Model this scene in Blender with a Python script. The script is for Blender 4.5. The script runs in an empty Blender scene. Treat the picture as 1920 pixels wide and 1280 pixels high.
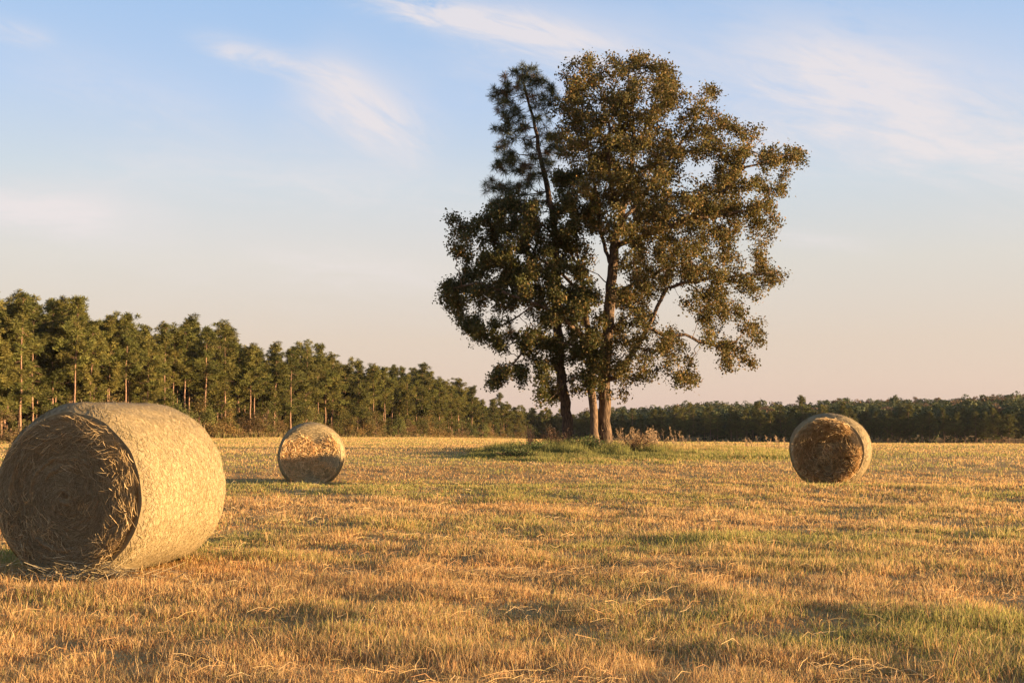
import bpy, math, random
import numpy as np
from mathutils import Vector

rng = np.random.default_rng(7)
random.seed(7)
C = bpy.context.scene.collection
F = 2000.0          # focal length in photo pixels (1920 wide)
HC = 1.42           # camera height
HOR = 787.0         # horizon row
PITCH = math.atan((HOR - 640.0) / F)
SUN_DIR = Vector((0.985, -0.16, math.tan(math.radians(4.75)))).normalized()


def px2(px, py, Y):
    """world point at distance Y (along +y) seen at photo pixel px, py"""
    u = (px - 960.0) / F
    v = -(py - 640.0) / F
    c, s = math.cos(PITCH), math.sin(PITCH)
    dy, dz = c - v * s, s + v * c
    return np.array((u / dy * Y, Y, HC + dz / dy * Y))


# ------------------------------------------------------------------ noise
def _hash(ix, iy, seed):
    h = (ix.astype(np.int64) * 374761393 + iy.astype(np.int64) * 668265263 + seed * 974634777) & 0xffffffff
    h = ((h ^ (h >> 13)) * 1274126177) & 0xffffffff
    return ((h ^ (h >> 16)) & 0xffff) / 65535.0


def vnoise(x, y, seed=0):
    x = np.asarray(x, float); y = np.asarray(y, float)
    ix = np.floor(x); iy = np.floor(y)
    fx = x - ix; fy = y - iy
    fx = fx * fx * (3 - 2 * fx); fy = fy * fy * (3 - 2 * fy)
    a = _hash(ix, iy, seed); b = _hash(ix + 1, iy, seed)
    c = _hash(ix, iy + 1, seed); d = _hash(ix + 1, iy + 1, seed)
    return (a * (1 - fx) + b * fx) * (1 - fy) + (c * (1 - fx) + d * fx) * fy


def fbm(x, y, seed=0, o=4):
    r = 0; a = 0.5; t = 0
    for k in range(o):
        r = r + a * vnoise(x * 2 ** k + 17.3 * k, y * 2 ** k + 5.1 * k, seed + k)
        t += a; a *= 0.55
    return r / t


def sstep(a, b, x):
    t = np.clip((x - a) / (b - a), 0, 1)        # also runs downwards when b < a
    return t * t * (3 - 2 * t)


# ------------------------------------------------------------------ mesh helpers
def mesh_np(name, V, T, col=None, uv=None, smooth=False):
    V = np.ascontiguousarray(V, np.float32); T = np.ascontiguousarray(T, np.int32)
    me = bpy.data.meshes.new(name)
    me.vertices.add(len(V)); me.vertices.foreach_set('co', V.ravel())
    k = T.shape[1]
    me.loops.add(T.size); me.loops.foreach_set('vertex_index', T.ravel())
    me.polygons.add(len(T)); me.polygons.foreach_set('loop_start', np.arange(0, T.size, k, dtype=np.int32))
    if smooth:
        me.polygons.foreach_set('use_smooth', np.ones(len(T), bool))
    me.update(calc_edges=True)
    if col is not None:
        a = me.attributes.new('Col', 'FLOAT_COLOR', 'POINT')
        cc = np.ones((len(V), 4), np.float32); cc[:, :3] = col
        a.data.foreach_set('color', cc.ravel())
    if uv is not None:
        a = me.attributes.new('Polar', 'FLOAT_VECTOR', 'POINT')
        a.data.foreach_set('vector', np.ascontiguousarray(uv, np.float32).ravel())
    me.validate()
    return me


def link(name, me, mat=None, parent=None):
    o = bpy.data.objects.new(name, me)
    C.objects.link(o)
    if mat is not None and not me.materials:
        me.materials.append(mat)
    if parent is not None:
        o.parent = parent
    return o


def thing(name, label, cat, loc=(0, 0, 0), rz=0, group=None):
    o = bpy.data.objects.new(name, None)
    o.empty_display_size = 0.3
    C.objects.link(o)
    o.location = loc; o.rotation_euler = (0, 0, rz)
    o['label'] = label; o['category'] = cat
    if group:
        o['group'] = group
    return o


def blade_mesh(P, h, w, yaw, lean, tipdir, col, tipcol=None, curl=0.35):
    """grass blades: 5 verts / 3 tris each"""
    n = len(P)
    side = np.stack([np.cos(yaw), np.sin(yaw), np.zeros(n)], 1) * (w * 0.5)[:, None]
    d = np.stack([np.cos(tipdir), np.sin(tipdir), np.zeros(n)], 1)
    up = np.array([0, 0, 1.0])
    mid = P + up * (h * 0.55)[:, None] + d * (lean * h * curl)[:, None]
    tip = P + up * (h * np.sqrt(np.clip(1 - lean ** 2 * 0.6, 0.1, 1)))[:, None] + d * (lean * h)[:, None]
    V = np.stack([P - side, P + side, mid + side * .8, mid - side * .8, tip], 1).reshape(-1, 3)
    b = np.arange(n)[:, None] * 5
    T = np.concatenate([b + [0, 1, 2], b + [0, 2, 3], b + [3, 2, 4]], 1).reshape(-1, 3)
    tc = col if tipcol is None else tipcol
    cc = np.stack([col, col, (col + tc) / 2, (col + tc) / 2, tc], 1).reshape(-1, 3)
    return V, T, cc


def strand_mesh(A, B, w, nrm, col, bow=None):
    """thin flat stalks from A to B (n,3), facing nrm"""
    n = len(A)
    d = B - A
    side = np.cross(d, nrm)
    side /= np.linalg.norm(side, axis=1)[:, None] + 1e-9
    side *= (w * 0.5)[:, None]
    M = (A + B) / 2
    if bow is not None:
        M = M + bow
    V = np.stack([A - side, A + side, M + side, M - side, B + side * .6, B - side * .6], 1).reshape(-1, 3)
    b = np.arange(n)[:, None] * 6
    T = np.concatenate([b + [0, 1, 2], b + [0, 2, 3], b + [3, 2, 4], b + [3, 4, 5]], 1).reshape(-1, 3)
    return V, T, np.repeat(col, 6, 0)


def cat(parts):
    Vs, Ts, Cs = [], [], []
    k = 0
    for V, T, c in parts:
        Vs.append(V); Ts.append(T + k); Cs.append(c); k += len(V)
    return np.concatenate(Vs), np.concatenate(Ts), np.concatenate(Cs)


# ------------------------------------------------------------------ materials
def mat_new(name):
    m = bpy.data.materials.new(name); m.use_nodes = True
    nt = m.node_tree
    return m, nt, nt.nodes, nt.links, nt.nodes['Principled BSDF'], nt.nodes['Material Output']


def mat_vcol(name, transl=0.25, rough=0.75, tint=(1, 1, 1), noise=0.0, nscale=3.0, spec=0.15):
    m, nt, N, L, bs, out = mat_new(name)
    at = N.new('ShaderNodeAttribute'); at.attribute_name = 'Col'
    mx = N.new('ShaderNodeMix'); mx.data_type = 'RGBA'; mx.blend_type = 'MULTIPLY'
    mx.inputs[0].default_value = 1.0
    L.new(at.outputs['Color'], mx.inputs[6])
    if noise > 0:
        oi = N.new('ShaderNodeObjectInfo')
        rp = N.new('ShaderNodeValToRGB')
        rp.color_ramp.elements[0].color = (tint[0] * (1 - noise), tint[1] * (1 - noise), tint[2] * (1 - noise), 1)
        rp.color_ramp.elements[1].color = (tint[0] * (1 + noise), tint[1] * (1 + noise * .6), tint[2] * (1 + noise * .4), 1)
        L.new(oi.outputs['Random'], rp.inputs[0]); L.new(rp.outputs[0], mx.inputs[7])
    else:
        mx.inputs[7].default_value = (*tint, 1)
    L.new(mx.outputs[2], bs.inputs['Base Color'])
    bs.inputs['Roughness'].default_value = rough
    bs.inputs['Specular IOR Level'].default_value = spec
    if transl > 0:
        tr = N.new('ShaderNodeBsdfTranslucent'); L.new(mx.outputs[2], tr.inputs[0])
        ms = N.new('ShaderNodeMixShader'); ms.inputs[0].default_value = transl
        L.new(bs.outputs[0], ms.inputs[1]); L.new(tr.outputs[0], ms.inputs[2])
        L.new(ms.outputs[0], out.inputs[0])
    return m


def mat_bark(name, dark, light, scale=6.0):
    m, nt, N, L, bs, out = mat_new(name)
    tc = N.new('ShaderNodeTexCoord'); mp = N.new('ShaderNodeMapping')
    mp.inputs['Scale'].default_value = (scale, scale, scale * 0.22)
    L.new(tc.outputs['Object'], mp.inputs[0])
    vo = N.new('ShaderNodeTexVoronoi'); vo.feature = 'DISTANCE_TO_EDGE'; vo.inputs['Scale'].default_value = 1.6
    no = N.new('ShaderNodeTexNoise'); no.inputs['Scale'].default_value = 1.5; no.inputs['Detail'].default_value = 8
    L.new(mp.outputs[0], no.inputs[0]); L.new(mp.outputs[0], vo.inputs[0])
    ad = N.new('ShaderNodeMath'); ad.operation = 'MULTIPLY_ADD'
    L.new(vo.outputs['Distance'], ad.inputs[0]); ad.inputs[1].default_value = 0.9
    L.new(no.outputs['Fac'], ad.inputs[2])
    rp = N.new('ShaderNodeValToRGB')
    rp.color_ramp.elements[0].position = 0.38; rp.color_ramp.elements[0].color = (*dark, 1)
    rp.color_ramp.elements[1].position = 0.85; rp.color_ramp.elements[1].color = (*light, 1)
    L.new(ad.outputs[0], rp.inputs[0]); L.new(rp.outputs[0], bs.inputs['Base Color'])
    bu = N.new('ShaderNodeBump'); bu.inputs['Strength'].default_value = 0.9; bu.inputs['Distance'].default_value = 0.05
    L.new(ad.outputs[0], bu.inputs['Height']); L.new(bu.outputs[0], bs.inputs['Normal'])
    bs.inputs['Roughness'].default_value = 0.9; bs.inputs['Specular IOR Level'].default_value = 0.1
    return m


def mat_ground():
    m, nt, N, L, bs, out = mat_new('soil_and_thatch')
    tc = N.new('ShaderNodeTexCoord')
    n1 = N.new('ShaderNodeTexNoise'); n1.inputs['Scale'].default_value = 0.9; n1.inputs['Detail'].default_value = 8
    n2 = N.new('ShaderNodeTexNoise'); n2.inputs['Scale'].default_value = 28; n2.inputs['Detail'].default_value = 6
    L.new(tc.outputs['Object'], n1.inputs[0]); L.new(tc.outputs['Object'], n2.inputs[0])
    rp = N.new('ShaderNodeValToRGB')
    e = rp.color_ramp.elements
    e[0].position = 0.3; e[0].color = (0.34, 0.185, 0.065, 1)
    e[1].position = 0.7; e[1].color = (0.58, 0.35, 0.12, 1)
    x = e.new(0.5); x.color = (0.46, 0.265, 0.09, 1)
    ad = N.new('ShaderNodeMath'); ad.operation = 'ADD'
    ml = N.new('ShaderNodeMath'); ml.operation = 'MULTIPLY_ADD'; ml.inputs[1].default_value = 0.6; ml.inputs[2].default_value = -0.3
    L.new(n2.outputs['Fac'], ml.inputs[0]); L.new(n1.outputs['Fac'], ad.inputs[0]); L.new(ml.outputs[0], ad.inputs[1])
    L.new(ad.outputs[0], rp.inputs[0]); L.new(rp.outputs[0], bs.inputs['Base Color'])
    bu = N.new('ShaderNodeBump'); bu.inputs['Strength'].default_value = 0.8; bu.inputs['Distance'].default_value = 0.02
    L.new(n2.outputs['Fac'], bu.inputs['Height']); L.new(bu.outputs[0], bs.inputs['Normal'])
    bs.inputs['Roughness'].default_value = 0.95; bs.inputs['Specular IOR Level'].default_value = 0.05
    return m


def mat_hay(name, lo, mid, hi, sx, sy, contrast=1.0, bump=0.6):
    """fibrous hay: noise stretched along the winding, on the Polar attribute"""
    m, nt, N, L, bs, out = mat_new(name)
    at = N.new('ShaderNodeAttribute'); at.attribute_name = 'Polar'
    mp = N.new('ShaderNodeMapping'); mp.inputs['Scale'].default_value = (sx, sy, 1)
    mp.inputs['Rotation'].default_value = (0, 0, 0)
    L.new(at.outputs['Vector'], mp.inputs[0])
    mp2 = N.new('ShaderNodeMapping'); mp2.inputs['Scale'].default_value = (sy * .7, sx * 2.2, 1)
    mp2.inputs['Rotation'].default_value = (0, 0, 0.6)
    L.new(at.outputs['Vector'], mp2.inputs[0])
    n1 = N.new('ShaderNodeTexNoise'); n1.inputs['Scale'].default_value = 1; n1.inputs['Detail'].default_value = 9
    n1.inputs['Roughness'].default_value = 0.72; n1.inputs['Distortion'].default_value = 0.6
    n2 = N.new('ShaderNodeTexNoise'); n2.inputs['Scale'].default_value = 1; n2.inputs['Detail'].default_value = 9
    n2.inputs['Roughness'].default_value = 0.75; n2.inputs['Distortion'].default_value = 1.0
    L.new(mp.outputs[0], n1.inputs[0]); L.new(mp2.outputs[0], n2.inputs[0])
    ad = N.new('ShaderNodeMath'); ad.operation = 'ADD'
    L.new(n1.outputs['Fac'], ad.inputs[0]); L.new(n2.outputs['Fac'], ad.inputs[1])
    rp = N.new('ShaderNodeValToRGB'); e = rp.color_ramp.elements
    hw = 0.16 / contrast
    e[0].position = 0.5 - hw; e[0].color = (*lo, 1)
    e[1].position = 0.5 + hw; e[1].color = (*hi, 1)
    x = e.new(0.5); x.color = (*mid, 1)
    mp3 = N.new('ShaderNodeMapping'); mp3.inputs['Scale'].default_value = (.5, 16, 1); L.new(at.outputs['Vector'], mp3.inputs[0])
    n3 = N.new('ShaderNodeTexNoise'); n3.inputs['Scale'].default_value = 1; n3.inputs['Detail'].default_value = 4; L.new(mp3.outputs[0], n3.inputs[0])
    a3 = N.new('ShaderNodeMath'); a3.operation = 'MULTIPLY_ADD'; a3.inputs[1].default_value = .45; L.new(n3.outputs['Fac'], a3.inputs[0]); L.new(ad.outputs[0], a3.inputs[2])
    hf = N.new('ShaderNodeMath'); hf.operation = 'MULTIPLY_ADD'; hf.inputs[1].default_value = 0.5; hf.inputs[2].default_value = -.1125
    L.new(a3.outputs[0], hf.inputs[0]); L.new(hf.outputs[0], rp.inputs[0])
    L.new(rp.outputs[0], bs.inputs['Base Color'])
    bu = N.new('ShaderNodeBump'); bu.inputs['Strength'].default_value = bump; bu.inputs['Distance'].default_value = 0.015
    L.new(ad.outputs[0], bu.inputs['Height']); L.new(bu.outputs[0], bs.inputs['Normal'])
    bs.inputs['Roughness'].default_value = 0.7; bs.inputs['Specular IOR Level'].default_value = 0.15
    return m


M_GRASS = mat_vcol('dry_grass', 0.5, 0.7)
M_STRAW = mat_vcol('straw', 0.15, 0.6)
M_LEAF = mat_vcol('oak_leaf', 0.38, 0.55)
M_NEEDLE = mat_vcol('pine_needle', 0.2, 0.6)
M_FOREST = mat_vcol('wood_foliage', 0.2, 0.75, noise=0.28)
M_OAKBARK = mat_bark('oak_bark', (0.04, 0.027, 0.018), (0.20, 0.13, 0.08))
M_SMOOTHBARK = mat_bark('smooth_bark', (0.09, 0.058, 0.038), (0.25, 0.16, 0.098), 9)
M_PINEBARK = mat_bark('pine_bark', (0.035, 0.025, 0.02), (0.16, 0.105, 0.07), 8)
M_FARBARK = mat_bark('far_pine_bark', (0.11, 0.06, 0.04), (0.38, 0.225, 0.14), 5)

# ------------------------------------------------------------------ terrain
_px = np.array([-900, 0, 250, 500, 800, 1000, 1300, 1600, 1920, 2900.])
_yb = np.array([834, 832, 823, 819, 819, 822, 829, 833, 837, 838.])       # row of the field's far edge
_ds = np.array([112, 122, 146, 172, 225, 325, 320, 300, 285, 270.])       # distance of the wood


def edge_of(x, y):
    px = 960 + F * np.clip(x / np.maximum(y, 1.0), -1.2, 1.2)
    D = np.interp(px, _px, _ds)
    zb = HC - D * (np.interp(px, _px, _yb) - HOR) / F
    return D, zb


def zt(x, y):
    x = np.asarray(x, float); y = np.asarray(y, float)
    D, zb = edge_of(x, y)
    t = np.clip((y - 48) / (D - 48), 0, 1)
    t2 = np.where(t < 0.15, t * t / 0.3, t - 0.075) / 0.925
    z = zb * t2
    z = z + np.clip(y - D, 0, 250) * 0.020
    # small undulations of the field
    r = np.hypot(x, y)
    z = z + (fbm(x / 9.0, y / 9.0, 3, 3) - 0.5) * 0.07 * sstep(3, 12, r) * (1 - sstep(60, 140, r))
    # shallow swale the two far bales stand in
    z = z - (0.14 + 0.08 * sstep(7, -4, x)) * (sstep(22.6, 24.4, y) - sstep(29.2, 34, y))
    z = z + 0.085 * np.exp(-((y - 21.9) / 1.7) ** 2) - 0.03
    return z


def ztf(x, y):
    """with the clod-sized bumps of the near field"""
    r = np.hypot(x, y)
    return zt(x, y) + (fbm(x / 0.8, y / 0.8, 21, 3) - 0.5) * 0.085 * (1 - sstep(25, 60, r))


def build_ground():
    a_in = np.radians(np.linspace(-42, 42, 421))
    a_out = np.radians(np.linspace(42, 318, 70))[1:-1]
    ang = np.concatenate([a_in, a_out]); na = len(ang)
    rad = [0.4]
    while rad[-1] < 3500:
        rad.append(rad[-1] * (1.0125 if rad[-1] < 80 else 1.04))
    rad = np.array(rad); nr = len(rad)
    R, A = np.meshgrid(rad, ang, indexing='ij')
    X = R * np.sin(A); Y = R * np.cos(A)
    V = np.stack([X, Y, ztf(X, Y)], -1).reshape(-1, 3)
    V = np.concatenate([V, [[0, 0, -0.02]]])
    i, j = np.meshgrid(np.arange(nr - 1), np.arange(na), indexing='ij')
    j2 = (j + 1) % na
    Q = np.stack([i * na + j, i * na + j2, (i + 1) * na + j2, (i + 1) * na + j], -1).reshape(-1, 4)
    T = np.concatenate([Q[:, [0, 2, 1]], Q[:, [0, 3, 2]]])
    jj = np.arange(na)
    T = np.concatenate([T, np.stack([np.full(na, len(V) - 1), (jj + 1) % na, jj], 1)[:, [0, 2, 1]]])
    o = link('ground', mesh_np('ground', V, T, smooth=True), mat_ground())
    o['kind'] = 'structure'; o['label'] = 'mown hayfield soil under straw coloured stubble'
    return o


build_ground()

# ------------------------------------------------------------------ grass of the field
BALES = []   # (cx, cy, half length, radius, angle) to keep blades out of the bales
bal_spec = [
    dict(face=(135, 9.95), D=1.66, L=1.52, ang=13.0, sink=0.07),
    dict(face=(584, 28.1), D=1.70, L=1.5, ang=-8.0, sink=0.11),
    dict(face=(1549, 24.75), D=1.75, L=1.5, ang=21.5, sink=0.02),
]
for b in bal_spec:
    a = math.radians(b['ang'])
    fx = (b['face'][0] - 960) / F * b['face'][1]
    b['c'] = (fx + math.sin(a) * b['L'] / 2, b['face'][1] + math.cos(a) * b['L'] / 2)


def off_bales(x, y):
    ok = np.ones(len(x), bool)
    for b in bal_spec:
        a = math.radians(b['ang'])
        dx = x - b['c'][0]; dy = y - b['c'][1]
        u = dx * math.sin(a) + dy * math.cos(a); v = dx * math.cos(a) - dy * math.sin(a)
        ok &= ~((np.abs(u) < b['L'] / 2 - .03) & (np.abs(v) < b['D'] * 0.30))
    return ok


def unmown(x, y):
    """0..1 mask of the taller, never mown strip round the lone trees"""
    cx = 2.6; cy = 46.5
    w = np.where(x < cx, 4.6, 6.5)
    d = np.hypot((x - cx) / w, (y - cy) / 10.5)
    m1 = 1 - sstep(0.7, 1.1, d + (fbm(x / 1.3, y / 2, 5, 3) - 0.5) * 0.8)
    strip = (1 - sstep(7.5, 8.6, np.abs(y - 48.0) + (fbm(x / 3, y / 3, 6, 2) - .5) * 1.5)) * sstep(2, 5, x) * (1 - sstep(10.5, 14, x))
    return np.maximum(m1, strip)


STRAWC = np.array([[.70, .46, .19], [.65, .385, .15], [.72, .50, .24], [.58, .30, .12], [.67, .45, .165]])
GREENC = np.array([[.36, .33, .085], [.43, .37, .11], [.30, .29, .07], [.50, .41, .13]])


def grass_cols(x, y, n, gbias=0.0):
    g = fbm(x / 3.2, y / 1.9, 11, 4)
    g2 = fbm(x / 14.0, y / 7.0, 12, 3)
    p = np.clip((g - 0.5) * 2.6 + (g2 - 0.5) * 1.6 + 0.20 + gbias, 0.04, 0.8)
    p = np.clip(p + .12 * sstep(16, 40, np.hypot(x, y)), .04, .85)
    isg = rng.random(n) < p
    c = STRAWC[rng.integers(0, len(STRAWC), n)].copy()
    c[isg] = GREENC[rng.integers(0, len(GREENC), isg.sum())]
    rust = fbm(x / 2.3, y / 1.5, 14, 3)
    k = np.clip((rust - 0.5) * 2.5, 0, 1)[:, None]
    c = c * (1 - k * np.array([.03, .09, .15]) * (1 - .7 * sstep(16, 40, np.hypot(x, y)))[:, None])
    c *= (0.75 + 0.45 * rng.random(n))[:, None]
    return c


def build_grass():
    parts = []
    n = 620000
    r = 3.2 * np.exp(rng.random(n) * math.log(330 / 3.2))
    a = np.radians(rng.uniform(-36, 36, n))
    # more blades near the eye
    extra = 430000
    r = np.concatenate([r, 4.2 * np.exp(rng.random(extra) * math.log(26 / 4.2))])
    a = np.concatenate([a, np.radians(rng.uniform(-33, 33, extra))])
    x = r * np.sin(a); y = r * np.cos(a)
    D, _ = edge_of(x, y)
    dens = fbm(x / 0.55, y / 0.42, 31, 3)
    pit = fbm(x / 1.5, y / 0.8, 41, 3)
    near = 1 - sstep(30, 70, r)
    bare = near * (sstep(0.67, 0.78, pit) * 0.85 + sstep(0.62, 0.40, dens) * 0.0)
    keep = (rng.random(len(r)) > bare) & (y < D + 6) & off_bales(x, y) & (rng.random(len(r)) < np.clip(0.25 + (dens - .36) * 3.6, .06, 1) * near + (1 - near))
    x, y, r = x[keep], y[keep], r[keep]; n = len(x)
    dens = dens[keep]
    hn = fbm(x / 1.2, y / 0.8, 51, 3)
    h = (0.035 + 0.06 * hn + 0.05 * np.clip(dens - .45, 0, 1)) * rng.uniform(0.6, 1.35, n)
    tall = rng.random(n) < 0.035
    h[tall] *= 1.8
    h *= 1 + 0.5 * sstep(40, 150, r)
    w = np.maximum(0.0042, 0.00056 * r) * rng.uniform(0.7, 1.4, n)
    P = np.stack([x, y, ztf(x, y) - 0.01], 1)
    col = grass_cols(x, y, n, 0.0)
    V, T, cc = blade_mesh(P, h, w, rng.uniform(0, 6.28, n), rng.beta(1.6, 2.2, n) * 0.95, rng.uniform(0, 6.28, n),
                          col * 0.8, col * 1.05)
    # short thatch between the blades
    n = 260000
    r = 4.2 * np.exp(rng.random(n) * math.log(34 / 4.2)); a = np.radians(rng.uniform(-33, 33, n))
    x = r * np.sin(a); y = r * np.cos(a); k = off_bales(x, y); x, y, r = x[k], y[k], r[k]; n = len(x)
    c2 = STRAWC[rng.integers(0, 5, n)] * np.array([1.0, .9, .8]) * rng.uniform(.6, 1.0, n)[:, None]
    V2, T2, cc2 = blade_mesh(np.stack([x, y, ztf(x, y) - .006], 1), rng.uniform(.018, .05, n), np.maximum(.005, .0007 * r) * rng.uniform(.7, 1.4, n), rng.uniform(0, 6.28, n),
                             rng.uniform(.2, 1.0, n), rng.uniform(0, 6.28, n), c2 * .85, c2)
    V, T, cc = cat([(V, T, cc), (V2, T2, cc2)])
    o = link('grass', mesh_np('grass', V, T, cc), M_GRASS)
    o['kind'] = 'stuff'; o['label'] = 'short mown straw and green grass stubble covering the hayfield'
    # loose straw lying in swaths
    n = 19000
    r = 4.2 * np.exp(rng.random(n) * math.log(26 / 4.2)); a = np.radians(rng.uniform(-34, 34, n))
    x = r * np.sin(a); y = r * np.cos(a)
    sw = fbm(x / 1.6, y / 0.55, 61, 3)
    k = (sw > 0.60) & (rng.random(n) < .6) & off_bales(x, y) | (rng.random(n) < 0.06) & off_bales(x, y)
    x, y, r = x[k], y[k], r[k]; n = len(x)
    L = rng.uniform(0.06, 0.24, n); th = rng.normal(0.1, 0.8, n)
    d = np.stack([np.cos(th), np.sin(th), rng.normal(0, 0.14, n)], 1) * L[:, None] * .5
    c = np.stack([x, y, ztf(x, y) + rng.uniform(0.015, 0.08, n)], 1)
    V, T, cc = strand_mesh(c - d, c + d, np.maximum(0.0026, 0.00028 * r), np.tile([0.2, -0.8, .5], (n, 1)),
                           STRAWC[rng.integers(0, 5, n)] * rng.uniform(.6, 1.05, n)[:, None],
                           np.stack([np.zeros(n), np.zeros(n), rng.normal(0.01, 0.02, n)], 1))
    o = link('loose_straw', mesh_np('loose_straw', V, T, cc), M_STRAW)
    o['kind'] = 'stuff'; o['label'] = 'loose pale straw lying in swaths on the stubble'


build_grass()


def build_tall_grass():
    n = 170000
    x = rng.uniform(-4, 16, n); y = rng.uniform(34.5, 60, n)
    m = unmown(x, y)
    k = rng.random(n) < m
    x, y, m = x[k], y[k], m[k]; n = len(x)
    nearT = np.exp(-((x - 3.2) / 5.5) ** 2)
    tuft = sstep(.48, .72, fbm(x / .9, y / 1.1, 72, 3)) * (.35 + .65 * fbm(x / 2.2, y / 2.2, 73, 2))
    h = (0.10 + 0.10 * fbm(x / 1.2, y / 1.2, 71, 3) + 0.48 * nearT * tuft * sstep(38, 45, y)) * rng.uniform(.5, 1.35, n) * (.5 + .5 * m)
    w = rng.uniform(0.015, 0.04, n)
    c = grass_cols(x, y, n, 0.32)
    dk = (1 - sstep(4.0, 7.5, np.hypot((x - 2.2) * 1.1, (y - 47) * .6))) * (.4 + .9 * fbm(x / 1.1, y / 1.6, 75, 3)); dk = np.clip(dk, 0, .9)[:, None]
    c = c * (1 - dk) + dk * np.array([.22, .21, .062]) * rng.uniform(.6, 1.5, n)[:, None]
    P = np.stack([x, y, ztf(x, y) - .01], 1)
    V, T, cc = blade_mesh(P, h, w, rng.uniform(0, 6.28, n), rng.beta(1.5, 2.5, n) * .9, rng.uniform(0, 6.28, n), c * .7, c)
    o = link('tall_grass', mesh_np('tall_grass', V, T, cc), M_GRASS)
    o['kind'] = 'stuff'; o['label'] = 'taller green unmown grass strip under and beside the lone trees'
    # dry seed stalks right of the oak
    n = 120
    x = np.concatenate([rng.normal(6.9, 1.1, 80), rng.uniform(5, 15, 40)]); y = rng.uniform(51.5, 57, n)
    h = np.where(np.arange(n) < 80, rng.uniform(.5, 1.15, n), rng.uniform(.35, .7, n))
    P = np.stack([x, y, zt(x, y)], 1)
    th = rng.normal(2.6, .9, n); ln = rng.uniform(.05, .4, n)
    B = P + np.stack([np.cos(th) * h * ln, np.sin(th) * h * ln, h], 1)
    col = np.tile([.34, .225, .12], (n, 1)) * rng.uniform(.6, 1.2, n)[:, None]
    pr = [strand_mesh(P, B, np.full(n, .016), np.tile([0, -1., 0], (n, 1)), col)]
    q = 9
    S = np.repeat(P, q, 0); E = np.repeat(B, q, 0)
    t = rng.uniform(.55, 1.0, n * q)[:, None]
    A = S + (E - S) * t
    B2 = A + np.stack([rng.normal(0, .06, n * q), rng.normal(0, .06, n * q), rng.uniform(.02, .12, n * q)], 1)
    pr.append(strand_mesh(A, B2, np.full(n * q, .022), np.tile([.1, -1., 0], (n * q, 1)), np.repeat(col, q, 0) * 1.15))
    V, T, cc = cat(pr)
    o = link('dry_weeds', mesh_np('dry_weeds', V, T, cc), M_STRAW)
    o['kind'] = 'stuff'; o['label'] = 'dry pale seed stalks standing right of the oak trunk'


build_tall_grass()


def build_margin():
    n = 26000
    px = rng.uniform(-200, 2100, n)
    D = np.interp(px, _px, _ds)
    y = D + rng.uniform(-5, 3, n); x = (px - 960) / F * y
    cl = fbm(x / 5, y / 3, 95, 3)
    h = (.25 + 1.1 * np.clip(cl - .35, 0, 1) * 1.6) * rng.uniform(.5, 1.2, n)
    c = np.where((rng.random(n) < .5)[:, None], np.array([[.22, .19, .06]]), np.array([[.34, .22, .10]])) * rng.uniform(.6, 1.2, n)[:, None]
    V, T, cc = blade_mesh(np.stack([x, y, zt(x, y) - .02], 1), h, rng.uniform(.08, .22, n), rng.uniform(0, 6.28, n), rng.beta(1.5, 2.5, n) * .8, rng.uniform(0, 6.28, n), c * .8, c)
    o = link('margin_weeds', mesh_np('margin_weeds', V, T, cc), M_GRASS)
    o['kind'] = 'stuff'; o['label'] = 'ragged weeds along the far margin of the field'


build_margin()


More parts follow.
